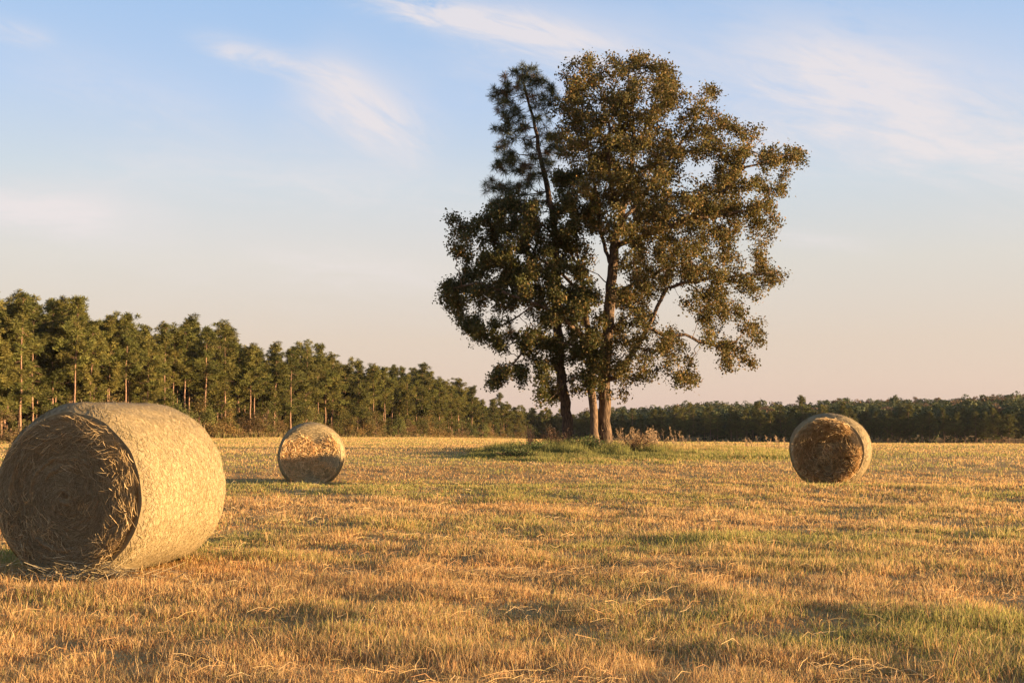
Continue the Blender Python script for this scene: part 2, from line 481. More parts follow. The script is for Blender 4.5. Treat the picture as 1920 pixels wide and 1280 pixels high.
# ------------------------------------------------------------------ hay bales
def bale(spec, label, detail, seed, lump, tufts=1.0, ring=.78, spread=.09, ringp=.7, lip=.02, stick_out=1.0, tone=1.0, rim=(.16, .085)):
    rg = np.random.default_rng(seed)
    R = spec['D'] / 2; L = spec['L']
    cx, cy = spec['c']
    gz = float(zt(np.array([cx]), np.array([cy]))[0])
    root = thing('hay_bale', label, 'hay bale', (cx, cy, gz), -math.radians(spec['ang']), 'round hay bales in the field')
    # local frame: y along the axis (front face at -L/2), z up, x right; base at 0
    zc = R - spec['sink']

    def rad(th, v):
        s = np.sin(th)
        r = R * (1 + 0.012 * np.sin(3 * th + seed) + lump * (fbm(np.cos(th) * 2.2 + 7, np.sin(th) * 2.2 + v * 1.6, seed, 3) - .5))
        edge = np.clip((np.abs(v) - (L / 2 - rim[0])) / rim[0], 0, 1)
        r = r - rim[1] * edge ** 2.2 + 0.02 * (1 - (2 * v / L) ** 2)
        r = r * (1 + 0.012 * np.abs(np.cos(th)))
        return r

    na, nv = 180, 46
    th = np.linspace(0, 2 * math.pi, na, endpoint=False)
    vv = np.concatenate([np.linspace(-L / 2, -L / 2 + .2, 9)[:-1], np.linspace(-L / 2 + .2, L / 2 - .2, nv - 16), np.linspace(L / 2 - .2, L / 2, 9)[1:]])
    nv = len(vv)
    TH, VV = np.meshgrid(th, vv, indexing='ij')
    RR = rad(TH, VV)
    V = np.stack([RR * np.cos(TH), VV, np.maximum(zc + RR * np.sin(TH), -.03)], -1).reshape(-1, 3)
    i, j = np.meshgrid(np.arange(na), np.arange(nv - 1), indexing='ij'); i2 = (i + 1) % na
    Q = np.stack([i * nv + j, i * nv + j + 1, i2 * nv + j + 1, i2 * nv + j], -1).reshape(-1, 4)
    T = np.concatenate([Q[:, [0, 1, 2]], Q[:, [0, 2, 3]]])
    uv = np.stack([TH * R, VV, np.zeros_like(TH)], -1).reshape(-1, 3)
    link('wrapped_side', mesh_np('wrapped_side', V, T, uv=uv, smooth=True), M_SIDE, root)
    def lipf(q):
        return lip * (sstep(.58, .74, q) - sstep(.80, .97, q)) + lip * 1.2 * (1 - sstep(.08, .24, q))

    # ends: spiral-wound face with ridges
    for sgn in (-1, 1):
        nr = 60
        rr = np.linspace(0, 1, nr)
        RRn, TH2 = np.meshgrid(rr, th, indexing='ij')
        Rm = rad(TH2, np.full_like(TH2, sgn * L / 2))
        r = RRn * Rm
        spiral = np.sin((r / 0.105 - TH2 / (2 * math.pi)) * 2 * math.pi + 2.0 * fbm(np.cos(TH2) * 2 + 3, np.sin(TH2) * 2 + r * 2, seed + 9, 3))
        clump = fbm(r * 14, TH2 * 5 * np.maximum(r, .25), seed + 4, 4) - .5
        bul = 0.045 * (1 - RRn ** 2) * 0.5
        off = 0.012 * spiral + 0.085 * clump * sstep(0.0, .25, RRn) + bul + lipf(RRn)
        off = off * (1 - sstep(.78, 1., RRn))
        V = np.stack([r * np.cos(TH2), sgn * (L / 2 + off), np.maximum(zc + r * np.sin(TH2), -.03)], -1).reshape(-1, 3)
        i, j = np.meshgrid(np.arange(nr - 1), np.arange(na), indexing='ij'); j2 = (j + 1) % na
        Q = np.stack([i * na + j, i * na + j2, (i + 1) * na + j2, (i + 1) * na + j], -1).reshape(-1, 4)
        if sgn > 0:
            Q = Q[:, ::-1]
        T = np.concatenate([Q[:, [0, 1, 2]], Q[:, [0, 2, 3]]])
        uv = np.stack([r * 6.0, np.minimum(TH2, 2 * math.pi - TH2) * 0.9, np.zeros_like(r)], -1).reshape(-1, 3)
        outer = np.repeat(np.minimum(RRn, 1)[:-1].reshape(-1) > (R * .94 - rim[1]) / (R - rim[1]), 1)
        ef = link('end_face', mesh_np('end_face', V, T, uv=uv, smooth=True), M_FACE if tone < 1.3 else M_FACE_SUNLIT, root)  # high tone picks the face colour with sunlight painted in
        ef.data.materials.append(M_RIM)
        ef.data.polygons.foreach_set('material_index', np.concatenate([outer, outer]).astype(np.int32))
    # straw: fibres on the wrapped side
    parts = []
    n = int(34000 * detail)
    t0 = rg.uniform(0, 2 * math.pi, n); v0 = rg.uniform(-L / 2 + .01, L / 2 - .01, n)
    ln = rg.uniform(.015, .07, n); dirn = rg.normal(0, .8, n)
    dt = np.cos(dirn) * ln / R * .5; dv = np.sin(dirn) * ln * .5
    l1 = rg.uniform(.000, .007, n); l2 = rg.uniform(.000, .008, n)
    stick = rg.random(n) < .03; l2[stick] += rg.uniform(.01, .035, stick.sum())

    def sp(t, v, lift):
        v = np.clip(v, -L / 2, L / 2)
        r = rad(t, v) + lift
        return np.stack([r * np.cos(t), v, zc + r * np.sin(t)], 1)

    A = sp(t0 - dt, v0 - dv, l1); B = sp(t0 + dt, v0 + dv, l2)
    nr_ = np.stack([np.cos(t0), np.zeros(n), np.sin(t0)], 1)
    pal = np.array([[.325, .245, .127], [.29, .205, .095], [.36, .28, .158], [.245, .17, .072], [.28, .222, .10]])
    c = pal[rg.integers(0, 5, n)] * rg.uniform(.8, 1.15, n)[:, None]
    V, T, cc = strand_mesh(A, B, rg.uniform(.0022, .0045, n) * (1 if detail >= 1 else 1.9), nr_, c)
    link('side_fibre', mesh_np('side_fibre', V, T, cc), M_STRAW, root)
    # straw: stalks on the front and back faces, mostly laid along the winding, some combed out
    pal2 = tone * np.array([[.30, .225, .115], [.24, .175, .088], [.36, .275, .148], [.20, .145, .07], [.42, .325, .18]])  # tone scales the straw colours; the middle bale's carries painted sunlight
    for sgn in (-1, 1):
        parts = []
        n = int(26000 * detail) if sgn < 0 else int(2500 * detail)
        rq = (R * .96 - rim[1]) * np.sqrt(rg.uniform(0.003, .97, n)); tq = rg.uniform(0, 2 * math.pi, n)
        cl = fbm(np.cos(tq) * rq * 7 + 20, np.sin(tq) * rq * 7 + 20, seed + 30, 3)
        ln = rg.uniform(.05, .3, n); da = rg.normal(0, .5, n)
        tx = np.stack([-np.sin(tq + da), np.cos(tq + da)], 1)
        a2 = np.stack([rq * np.cos(tq), rq * np.sin(tq)], 1)
        A2 = a2 - tx * ln[:, None] * .5; B2 = a2 + tx * ln[:, None] * .5
        base = L / 2 + 0.012 + .05 * np.clip(cl - .45, 0, 1) + lipf(rq / R)
        o1 = base + rg.uniform(-.02, .015, n); o2 = base + rg.uniform(-.015, .03, n)

        def clampR(p):
            q = np.hypot(p[:, 0], p[:, 1]); k = np.minimum(1, (R * .975 - rim[1]) / np.maximum(q, 1e-6))
            return p * k[:, None]
        A2 = clampR(A2); B2 = clampR(B2)
        A = np.stack([A2[:, 0], sgn * o1, zc + A2[:, 1]], 1); B = np.stack([B2[:, 0], sgn * o2, zc + B2[:, 1]], 1)
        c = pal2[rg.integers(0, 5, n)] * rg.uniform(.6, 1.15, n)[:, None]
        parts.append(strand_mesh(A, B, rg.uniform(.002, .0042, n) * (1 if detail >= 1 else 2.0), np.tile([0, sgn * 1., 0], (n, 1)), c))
        # tufts standing out of the face, in a few ragged rings and patches
        nt_ = int((60 if sgn < 0 else 10) * tufts)
        rt = R * np.where(rg.random(nt_) < ringp, rg.normal(ring, spread, nt_), np.sqrt(rg.uniform(.003, .85, nt_))); rt = np.clip(rt, 0.02, R * .92 - rim[1])
        tt = rg.uniform(0, 2 * math.pi, nt_)
        w_ = fbm(np.cos(tt) * 1.7 + 3, np.sin(tt) * 1.7 + rt, seed + 55, 2)
        kk = w_ > .38
        rt, tt = rt[kk], tt[kk]
        q = 34
        amt = np.repeat(rg.uniform(.35, 1.0, len(rt)), q); lie = np.repeat(rg.normal(0, .5, len(rt)), q)
        rt = np.repeat(rt, q); tt = np.repeat(tt, q); m = len(rt)
        base = np.stack([rt * np.cos(tt) + rg.normal(0, .035, m), sgn * (L / 2 + lipf(rt / R)), zc + rt * np.sin(tt) + rg.normal(0, .035, m)], 1)
        da = tt + np.pi / 2 + lie + rg.normal(0, .5, m) + np.where(rg.random(m) < .25, np.pi, 0)
        l = rg.uniform(.04, .2, m); out_ = rg.uniform(.01, .15, m) * amt * stick_out
        tip = base + np.stack([np.cos(da) * l, sgn * out_, np.sin(da) * l], 1)
        q2 = np.hypot(tip[:, 0], tip[:, 2] - zc); sc = np.minimum(1, (R * .985 - rim[1]) / q2)
        tip[:, 0] *= sc; tip[:, 2] = zc + (tip[:, 2] - zc) * sc
        c = (pal2[rg.integers(0, 5, m)] * np.array([1.55, 1.42, 1.28]) * rg.uniform(.8, 1.2, m)[:, None])
        parts.append(strand_mesh(base, tip, rg.uniform(.0028, .0055, m) * (1 if detail >= 1 else 1.9), rg.normal(0, 1, (m, 3)), c,
                                 np.stack([rg.normal(0, .01, m), sgn * rg.uniform(.0, .035, m) * amt, rg.normal(0, .015, m)], 1)))
        V, T, cc = cat(parts)
        link('face_straw', mesh_np('face_straw', V, T, cc), M_STRAW, root)
    # spilled hay at the foot of the front face
    n = int(700 * detail)
    xq = rg.normal(0.25 * R, .45 * R, n); yq = -L / 2 - np.abs(rg.normal(.02, .12, n))
    zq = np.abs(rg.normal(0.02, .06, n)) * np.exp(-(yq + L / 2) ** 2 / .05) + .02
    thq = rg.normal(0, .7, n); ln = rg.uniform(.08, .28, n) * .5
    dd = np.stack([np.cos(thq) * ln, np.sin(thq) * ln, rg.normal(0, .3, n) * ln], 1)
    cq = np.stack([xq, yq, zq], 1)
    c = pal2[rg.integers(0, 5, n)] * 1.3 * rg.uniform(.8, 1.2, n)[:, None]
    V, T, cc = strand_mesh(cq - dd, cq + dd, rg.uniform(.004, .007, n), rg.normal(0, 1, (n, 3)), c)
    link('spilled_hay', mesh_np('spilled_hay', V, T, cc), M_STRAW, root)['kind'] = 'stuff'
    return root


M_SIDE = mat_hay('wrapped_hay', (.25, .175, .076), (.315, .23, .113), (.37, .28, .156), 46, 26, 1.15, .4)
M_FACE_SUNLIT = mat_hay('sunlit_cut_hay_face', (.20, .135, .065), (.35, .25, .13), (.50, .37, .21), 9, 5, 1.0, .9)  # same hay as the other ends, with sunlight put into its colour
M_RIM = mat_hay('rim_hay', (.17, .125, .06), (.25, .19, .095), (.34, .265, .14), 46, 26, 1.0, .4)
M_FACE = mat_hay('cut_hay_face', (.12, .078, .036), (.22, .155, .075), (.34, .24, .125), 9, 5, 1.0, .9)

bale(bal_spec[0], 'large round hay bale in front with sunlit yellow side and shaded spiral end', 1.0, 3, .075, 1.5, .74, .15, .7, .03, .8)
bale(bal_spec[1], 'small round hay bale by the pine wood, end half sunlit and half in shadow', .4, 8, .035, 9.0, .5, .3, .3, .01, 1.0, 1.6, (.15, .07))  # high tone: sunlight on this end painted into its hay and straw
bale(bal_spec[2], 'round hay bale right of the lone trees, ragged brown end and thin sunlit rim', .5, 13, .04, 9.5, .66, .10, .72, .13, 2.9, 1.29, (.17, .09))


# ------------------------------------------------------------------ skeleton trees
class Skel:
    def __init__(self):
        self.p = []; self.par = []; self.tag = []

    def add(self, p, par, tag):
        self.p.append(np.array(p, float)); self.par.append(par); self.tag.append(tag)
        return len(self.p) - 1

    def line(self, pts, par, tag, step=.45):
        """polyline from node par (or new root) through pts, resampled"""
        k = par
        if k < 0:
            k = self.add(pts[0], -1, tag); pts = pts[1:]
        prev = self.p[k]
        for q in pts:
            q = np.array(q, float); d = np.linalg.norm(q - prev); m = max(1, int(round(d / step)))
            for i in range(1, m + 1):
                f = i / m
                jit = rng.normal(0, .035, 3) if i < m else 0
                k = self.add(prev + (q - prev) * f + jit, k, tag)
            prev = q
        return k

    def nearest(self, p, tag=None):
        P = np.array(self.p); d = np.linalg.norm(P - np.array(p), axis=1)
        if tag is not None:
            d[np.array(self.tag) != tag] = 1e9
        return int(np.argmin(d))

    def colonize(self, att, step=.28, kill=.31, iters=70, first=0):
        att = np.array(att); alive = np.ones(len(att), bool)
        P = np.array(self.p)
        D = np.full(len(att), 1e9); I = np.zeros(len(att), int)

        def upd(lo):
            Q = np.array(self.p[lo:])
            for s in range(0, len(att), 800):
                dd = np.linalg.norm(att[s:s + 800, None] - Q[None], axis=2)
                j = dd.argmin(1); m = dd[np.arange(len(j)), j]
                b = m < D[s:s + 800]
                D[s:s + 800][b] = m[b]; I[s:s + 800][b] = j[b] + lo
        self.att = att
        upd(0)
        for it in range(iters):
            alive &= D > kill
            if not alive.any():
                break
            lo = len(self.p)
            idx = np.where(alive)[0]
            for nd in np.unique(I[idx]):
                a = idx[I[idx] == nd]
                v = att[a] - self.p[nd]
                v /= np.linalg.norm(v, axis=1)[:, None]
                v = v.sum(0)
                ln = np.linalg.norm(v)
                if ln < 1e-3:
                    v = rng.normal(0, 1, 3); ln = np.linalg.norm(v)
                v = v / ln + rng.normal(0, .2, 3)
                v /= np.linalg.norm(v)
                q = self.p[nd] + v * step
                if np.linalg.norm(att[a] - q, axis=1).min() > D[a].min() - .04:
                    j = a[D[a].argmin()]
                    v = att[j] - self.p[nd]; v /= np.linalg.norm(v)
                    alive[j] = False
                self.add(self.p[nd] + v * step, nd, self.tag[nd])
            upd(lo)
            if len(self.p) - lo == 0:
                break

    def radii(self, base_r, expo=2.25, tip=.008, flare=0.65):
        n = len(self.p); acc = np.zeros(n); kids = [[] for _ in range(n)]
        for i in range(n):
            if self.par[i] >= 0:
                kids[self.par[i]].append(i)
        for i in range(n - 1, -1, -1):      # children always come after parents
            if not kids[i]:
                acc[i] = 1
            else:
                acc[i] = sum(acc[k] for k in kids[i]) + .15
        r = acc ** (1 / expo)
        r = tip + (base_r - tip) * (r - 1) / (r[0] - 1)
        z0 = self.p[0][2]
        P = np.array(self.p)
        hz = np.clip((P[:, 2] - z0) / 1.3, 0, 1)
        r = np.where(np.array(self.tag) == 0, r * (1 + flare * (1 - hz) ** 2.5), r)
        self.kids = kids
        self.r = r
        return r

    def meshes(self, origin):
        n = len(self.p); P = np.array(self.p) - origin; r = self.r
        out = {}
        store = {}

        def ring(i, pos, d, rad, ns, tag):
            V = out.setdefault(tag, ([], []))[0]
            d = d / (np.linalg.norm(d) + 1e-9)
            a = np.array([1., 0, 0]) if abs(d[0]) < .8 else np.array([0, 1., 0])
            u = np.cross(d, a); u /= np.linalg.norm(u); w = np.cross(d, u)
            t = np.arange(ns) * 2 * math.pi / ns
            k = len(V)
            V.extend(pos + rad * (np.cos(t)[:, None] * u + np.sin(t)[:, None] * w))
            return k
        for i in range(n):
            par = self.par[i]
            if par < 0:
                continue
            tag = self.tag[i]
            d = P[i] - P[par]
            ns = 12 if r[i] > .12 else (7 if r[i] > .035 else 3)
            main = max(self.kids[par], key=lambda q: (r[q], -q)) == i
            s = store.get(par)
            if main and s and s[1] == ns and s[2] == tag:
                k0 = s[0]
            else:
                k0 = ring(par, P[par], d, min(r[par], r[i] * 1.25), ns, tag)
            k1 = ring(i, P[i], d, r[i], ns, tag)
            store[i] = (k1, ns, tag)
            T = out[tag][1]
            for q in range(ns):
                q2 = (q + 1) % ns
                T.append((k0 + q, k0 + q2, k1 + q2)); T.append((k0 + q, k1 + q2, k1 + q))
        return {t: (np.array(v[0]), np.array(v[1])) for t, v in out.items()}


def leaves(P, size, palette, rg, droop=.25, wid=.62):
    """folded lobed leaves: 4 verts / 2 tris"""
    n = len(P)
    d = rg.normal(0, 1, (n, 3)); d[:, 2] -= droop; d /= np.linalg.norm(d, axis=1)[:, None]
    nn = rg.normal(0, 1, (n, 3)); s = np.cross(d, nn); s /= np.linalg.norm(s, axis=1)[:, None]
    up = np.cross(s, d)
    L = size * rg.uniform(.65, 1.25, n)
    a = P; b = P + d * L[:, None]
    m = P + d * (L * .5)[:, None]
    s1 = m + s * (L * wid * .5)[:, None] + up * (L * .12)[:, None]
    s2 = m - s * (L * wid * .5)[:, None] + up * (L * .12)[:, None]
    V = np.stack([a, s1, b, s2], 1).reshape(-1, 3)
    k = np.arange(n)[:, None] * 4
    T = np.concatenate([k + [0, 1, 2], k + [0, 2, 3]], 1).reshape(-1, 3)
    c = palette
    return V, T, np.repeat(c, 4, 0)


TY = 53.0


def clump_attractors(clumps, per_m3, depth_c, depth_h, cx, cy, rx, ry, Y=TY):
    """clumps: (px, py, radius px). Spread in depth to the crown's own depth there."""
    out = []
    for (px, py, r) in clumps:
        rm = r * Y / F
        u = min(1.0, math.hypot((px - cx) / rx, (py - cy) / ry))
        ext = depth_h * math.sqrt(max(0.0, 1 - u * u)) + .5
        n = int(per_m3 * (rm ** 2) * (ext * 1.2 + rm))
        for _ in range(max(n, 3)):
            v = np.clip(rng.normal(0, .6, 2), (-1.2, -.8), (1.2, 1.2))
            out.append(px2(px + v[0] * r, py + v[1] * r, Y + depth_c + rng.uniform(-ext, ext)))
    return out


def oak_tree(name, label, catg, base_px, trunk, limbs, clumps, base_r, bark, leafpal, crown_c, nleaf, depth_h, per=3.4, Y=TY, lsize=.138, gap=.06, front=()):
    bp = px2(base_px[0], base_px[1], Y); bp[2] = float(zt(np.array([bp[0]]), np.array([Y]))[0]) - .06
    sk = Skel()
    pts = [bp] + [px2(q[0], q[1], Y + (q[2] if len(q) > 2 else 0)) for q in trunk]
    sk.line(pts, -1, 0)
    tg = 1
    for lb in limbs:
        st = lb[0]
        par = sk.nearest(px2(st[0], st[1], Y + (st[2] if len(st) > 2 else 0)))
        q = [px2(a[0], a[1], Y + (a[2] if len(a) > 2 else 0)) for a in lb[1:]]
        sk.line(q, par, tg); tg += 1
    att = clump_attractors(clumps, per, 0, depth_h, *crown_c, Y=Y)
    att += clump_attractors(front, per * 1.6, -1.7, .6, *crown_c, Y=Y)
    sk.colonize(att)
    sk.radii(base_r)
    root = thing(name, label, catg, tuple(bp))
    for t, (V, T) in sk.meshes(bp).items():
        link('trunk' if t == 0 else 'limb', mesh_np('trunk' if t == 0 else 'limb', V, T, smooth=True), bark, root)
    # leaves round the thin twigs
    P = np.array(sk.p); r = sk.r
    nk = np.array([len(k) for k in sk.kids])
    thin = np.where((r < np.quantile(r, .86)) & (nk <= 1) & (P[:, 2] > bp[2] + 1.5))[0]
    near = np.array([np.linalg.norm(sk.att - P[i], axis=1).min() for i in thin])
    thin = thin[near < .6]
    q = P[thin]
    g = fbm(q[:, 0] * 1.1 + q[:, 1] * .6, q[:, 2] * 1.1 - q[:, 1] * .5, 91, 2)
    thin = thin[g > np.quantile(g, gap)]
    idx = rng.choice(thin, nleaf)
    # each twig has its own tone
    tone = rng.random(len(P)); tint = rng.uniform(.6, 1.35, len(P))
    sub = rng.normal(0, .175, (nleaf, 3))
    LP = P[idx] + sub - bp
    pal = np.array(leafpal)
    ci = np.where(rng.random(nleaf) < tone[idx] * .45, rng.integers(len(pal) // 2, len(pal), nleaf), rng.integers(0, len(pal) // 2, nleaf))
    cc = pal[ci] * np.array([.88, .88, .84]) * (tint[idx] * rng.uniform(.75, 1.25, nleaf))[:, None]
    V, T, c = leaves(LP, lsize, cc, rng)
    link('crown', mesh_np('crown', V, T, c), M_LEAF, root)
    return root


OAKPAL = [(.115, .10, .028), (.095, .09, .026), (.135, .105, .03), (.165, .115, .036),
          (.27, .165, .06), (.31, .175, .065), (.22, .145, .045), (.18, .13, .04)]
# -- the big oak: foliage masses traced as (px, py, radius px)
big_clumps = [
    (1085, 125, 24), (1070, 160, 26), (1105, 165, 30), (1130, 125, 22), (1165, 130, 32), (1195, 120, 26), (1220, 125, 30), (1245, 120, 26), (1262, 145, 22),
    (1060, 205, 26), (1095, 210, 30), (1135, 190, 30), (1160, 190, 30), (1200, 180, 34), (1235, 185, 34), (1262, 190, 22),
    (1310, 180, 22), (1335, 165, 18), (1330, 200, 22), (1300, 215, 24), (1350, 232, 18), (1362, 222, 12), (1322, 245, 24),
    (1055, 250, 20), (1085, 255, 30), (1120, 245, 30), (1160, 250, 36), (1205, 245, 36), (1245, 250, 34), (1285, 262, 28), (1315, 285, 20), (1275, 300, 26),
    (1070, 295, 20), (1100, 295, 30), (1140, 300, 34), (1185, 300, 36), (1225, 300, 34), (1250, 330, 24),
    (1110, 340, 30), (1150, 350, 34), (1195, 350, 34), (1235, 370, 28), (1110, 385, 26), (1085, 340, 18), (1150, 395, 30), (1190, 400, 34), (1230, 410, 32),
    (1400, 250, 22), (1425, 245, 18), (1385, 285, 26), (1415, 285, 24), (1455, 288, 20), (1480, 282, 16), (1495, 296, 9), (1440, 315, 22), (1460, 345, 16),
    (1355, 310, 22), (1375, 325, 28), (1410, 335, 26), (1440, 360, 18), (1468, 360, 8), (1335, 350, 24), (1365, 365, 28), (1400, 375, 26), (1430, 395, 22),
    (1305, 365, 22), (1285, 385, 24), (1315, 395, 28), (1345, 405, 28), (1380, 415, 26), (1415, 425, 22), (1440, 440, 12), (1460, 415, 9),
    (1265, 400, 24), (1275, 430, 30), (1310, 440, 30), (1350, 445, 26), (1385, 455, 20), (1425, 465, 12),
    (1225, 450, 30), (1255, 470, 30), (1295, 475, 30), (1330, 480, 26), (1195, 450, 26), (1170, 440, 22),
    (1215, 500, 28), (1250, 510, 26), (1290, 510, 26), (1330, 515, 28), (1370, 512, 24), (1405, 510, 22), (1440, 508, 18), (1468, 512, 11), (1450, 530, 12), (1425, 545, 13), (1395, 540, 14),
    (1180, 500, 22), (1190, 545, 26), (1225, 550, 26), (1315, 555, 16), (1345, 555, 20), (1370, 570, 20), (1295, 580, 12), (1320, 590, 18), (1350, 590, 22), (1390, 595, 22), (1412, 615, 18), (1425, 640, 14),
    (1380, 620, 18), (1400, 650, 20), (1385, 675, 18), (1365, 690, 10), (1408, 675, 10), (1330, 620, 14), (1345, 640, 12), (1365, 655, 12),
    (1190, 590, 24), (1220, 600, 20), (1175, 640, 26), (1210, 640, 24), (1240, 630, 20), (1262, 620, 16), (1235, 660, 24), (1265, 665, 22), (1285, 690, 20), (1300, 705, 12), (1255, 695, 16), (1270, 712, 9),
    (1165, 690, 22), (1195, 690, 20), (1215, 710, 14), (1172, 742, 6), (1162, 722, 9), (1128, 728, 8), (1075, 728, 8),
    (1160, 560, 20), (1160, 610, 18),
]
big_trunk = [(1134, 770), (1133, 710), (1138, 640), (1143, 570, -.2), (1149, 500, -.2), (1153, 450), (1165, 405, .2), (1180, 350, .3), (1188, 280, .2), (1186, 210), (1178, 150)]
big_limbs = [
    [(1147, 500), (1135, 470, .4), (1125, 430, .8), (1120, 370, 1.2), (1105, 290, 1.4), (1092, 210, 1.0)],
    [(1140, 535), (1122, 515, -.3), (1100, 505, -.6), (1075, 500, -.8)],
    [(1136, 715), (1160, 705, -.6), (1190, 655, -1.4), (1214, 612, -2.0), (1232, 575, -2.2), (1250, 540, -2.4), (1295, 528, -2.6), (1345, 520, -2.4), (1400, 515, -2.0), (1448, 510, -1.8)],
    [(1218, 605, -2), (1250, 632, -1.6), (1285, 627, -1.4), (1312, 642, -1.2), (1345, 650, -1.2), (1380, 640, -1.2)],
    [(1192, 650, -1.4), (1225, 655, -2.2), (1255, 670, -2.6), (1280, 690, -2.8)],
    [(1152, 460), (1185, 450, -.8), (1225, 435, -1.6), (1285, 412, -2.2), (1335, 382, -2.4), (1378, 335, -2.2), (1400, 290, -2), (1415, 255, -1.8)],
    [(1290, 410, -2.2), (1345, 405, -2.0), (1400, 395, -1.6), (1440, 370, -1.2)],
    [(1385, 325, -2.2), (1430, 305, -1.8), (1480, 290, -1.6)],
    [(1160, 420), (1200, 375, 1.2), (1235, 330, 1.8), (1275, 270, 2.2), (1310, 215, 2.2), (1338, 175, 2)],
    [(1188, 300), (1215, 230, -1), (1240, 160, -1.3)],
    [(1168, 400), (1145, 350, -1.4), (1140, 280, -2), (1150, 200, -1.8)],
    [(1175, 370), (1215, 355, 2.2), (1250, 345, 3.2)],
    [(1145, 560), (1175, 540, 2), (1215, 520, 3.2), (1280, 490, 3.6)],
    [(1140, 620), (1165, 600, -1.4), (1190, 580, -2.8)],
]
oak_tree('oak_tree', 'tallest lone oak with thick rough trunk and wide brown-green crown', 'oak tree', (1137, 838), big_trunk, big_limbs,
         big_clumps, .305, M_OAKBARK, OAKPAL, (1215, 400, 330, 360), 138000, 4.6, front=[(1122, 400, 18), (1110, 430, 18), (1118, 465, 16), (1095, 470, 16), (1128, 430, 12), (1138, 690, 20), (1162, 700, 18), (1165, 660, 18), (1185, 620, 18)])

small_clumps = [
    (850, 412, 12), (865, 425, 16), (885, 445, 20), (905, 420, 14), (920, 395, 20), (945, 385, 24), (975, 375, 24), (1000, 385, 24), (930, 430, 26), (965, 425, 28), (1000, 430, 28), (860, 460, 14), (885, 480, 18),
    (905, 470, 20), (940, 475, 26), (980, 475, 28), (1020, 470, 28), (1045, 420, 22), (1060, 350, 22), (1090, 340, 24), (1050, 385, 20), (1085, 385, 24), (1075, 430, 22), (1110, 425, 18), (1055, 330, 14),
    (828, 545, 10), (845, 540, 13), (865, 530, 16), (890, 520, 20), (920, 515, 24), (955, 520, 26), (990, 520, 28), (1025, 520, 28), (1055, 480, 24), (1085, 475, 20), (860, 560, 13), (855, 580, 8), (885, 555, 18), (905, 580, 16),
    (915, 550, 20), (945, 560, 22), (975, 555, 24), (1010, 565, 26), (1045, 560, 26), (1070, 540, 20), (870, 615, 10), (890, 605, 12), (910, 615, 14), (935, 600, 16), (885, 630, 9), (925, 640, 16), (945, 655, 18), (965, 640, 14),
    (925, 715, 9), (935, 695, 14), (950, 700, 16), (975, 685, 18), (935, 718, 9), (1000, 620, 18), (1000, 660, 20), (1025, 640, 22), (1010, 695, 20), (980, 710, 13), (1035, 690, 15), (1030, 600, 22), (1060, 600, 22), (1065, 650, 20),
    (1085, 570, 20), (1090, 620, 22), (1095, 665, 24), (1120, 640, 18), (1125, 690, 20), (1095, 705, 20), (1100, 520, 12), (1030, 750, 10), (1030, 735, 9), (1105, 590, 18),
    (1120, 560, 10),
]
small_trunk = [(1113, 770), (1108, 710), (1104, 640), (1098, 570), (1088, 500), (1078, 430), (1072, 370)]
small_limbs = [
    [(1103, 640), (1060, 600, -1.4), (1005, 570, -2.2), (950, 550, -2.4), (900, 530, -2.2), (850, 540, -2)],
    [(1105, 670), (1070, 645, -.6), (1025, 635, -1.0), (995, 640, -1), (972, 670, -1), (950, 690, -1)],
    [(1095, 545), (1050, 510, .6), (1000, 480, 1.0), (940, 460, 1.2), (890, 440, 1)],
    [(1100, 590), (1060, 540, 2), (1010, 500, 3)],
    [(1088, 500), (1040, 440, -.8), (990, 400, -1.2), (945, 390, -1)],
    [(1010, 573, -2.2), (960, 600, -2.3), (920, 620, -2.1), (885, 612, -2)],
    [(1107, 700), (1065, 715, -1), (1040, 740, -1.4), (1015, 755, -1.6)],
    [(1107, 690), (1125, 660, -1.2), (1128, 630, -1.8)],
]
SMALLPAL = [(.085, .085, .025), (.07, .075, .022), (.10, .09, .026), (.12, .10, .03), (.22, .135, .045), (.26, .155, .055), (.17, .12, .04), (.12, .105, .03)]
oak_tree('oak_tree', 'slimmer lone oak with smooth pale trunk, crown leaning out to the left', 'oak tree', (1117, 838), small_trunk, small_limbs,
         small_clumps, .195, M_SMOOTHBARK, SMALLPAL, (1010, 560, 200, 240), 94000, 3.6, Y=52.4, front=[(1105, 650, 22), (1098, 600, 22), (1110, 690, 14), (1092, 560, 22), (1118, 722, 7), (1082, 515, 20), (1050, 600, 18), (1052, 655, 18), (1046, 540, 18), (1044, 490, 18), (1075, 440, 18), (1030, 440, 18), (1085, 380, 20), (1060, 365, 18), (1095, 420, 20), (1065, 410, 20), (1085, 455, 20), (1050, 330, 15), (1080, 335, 18)])


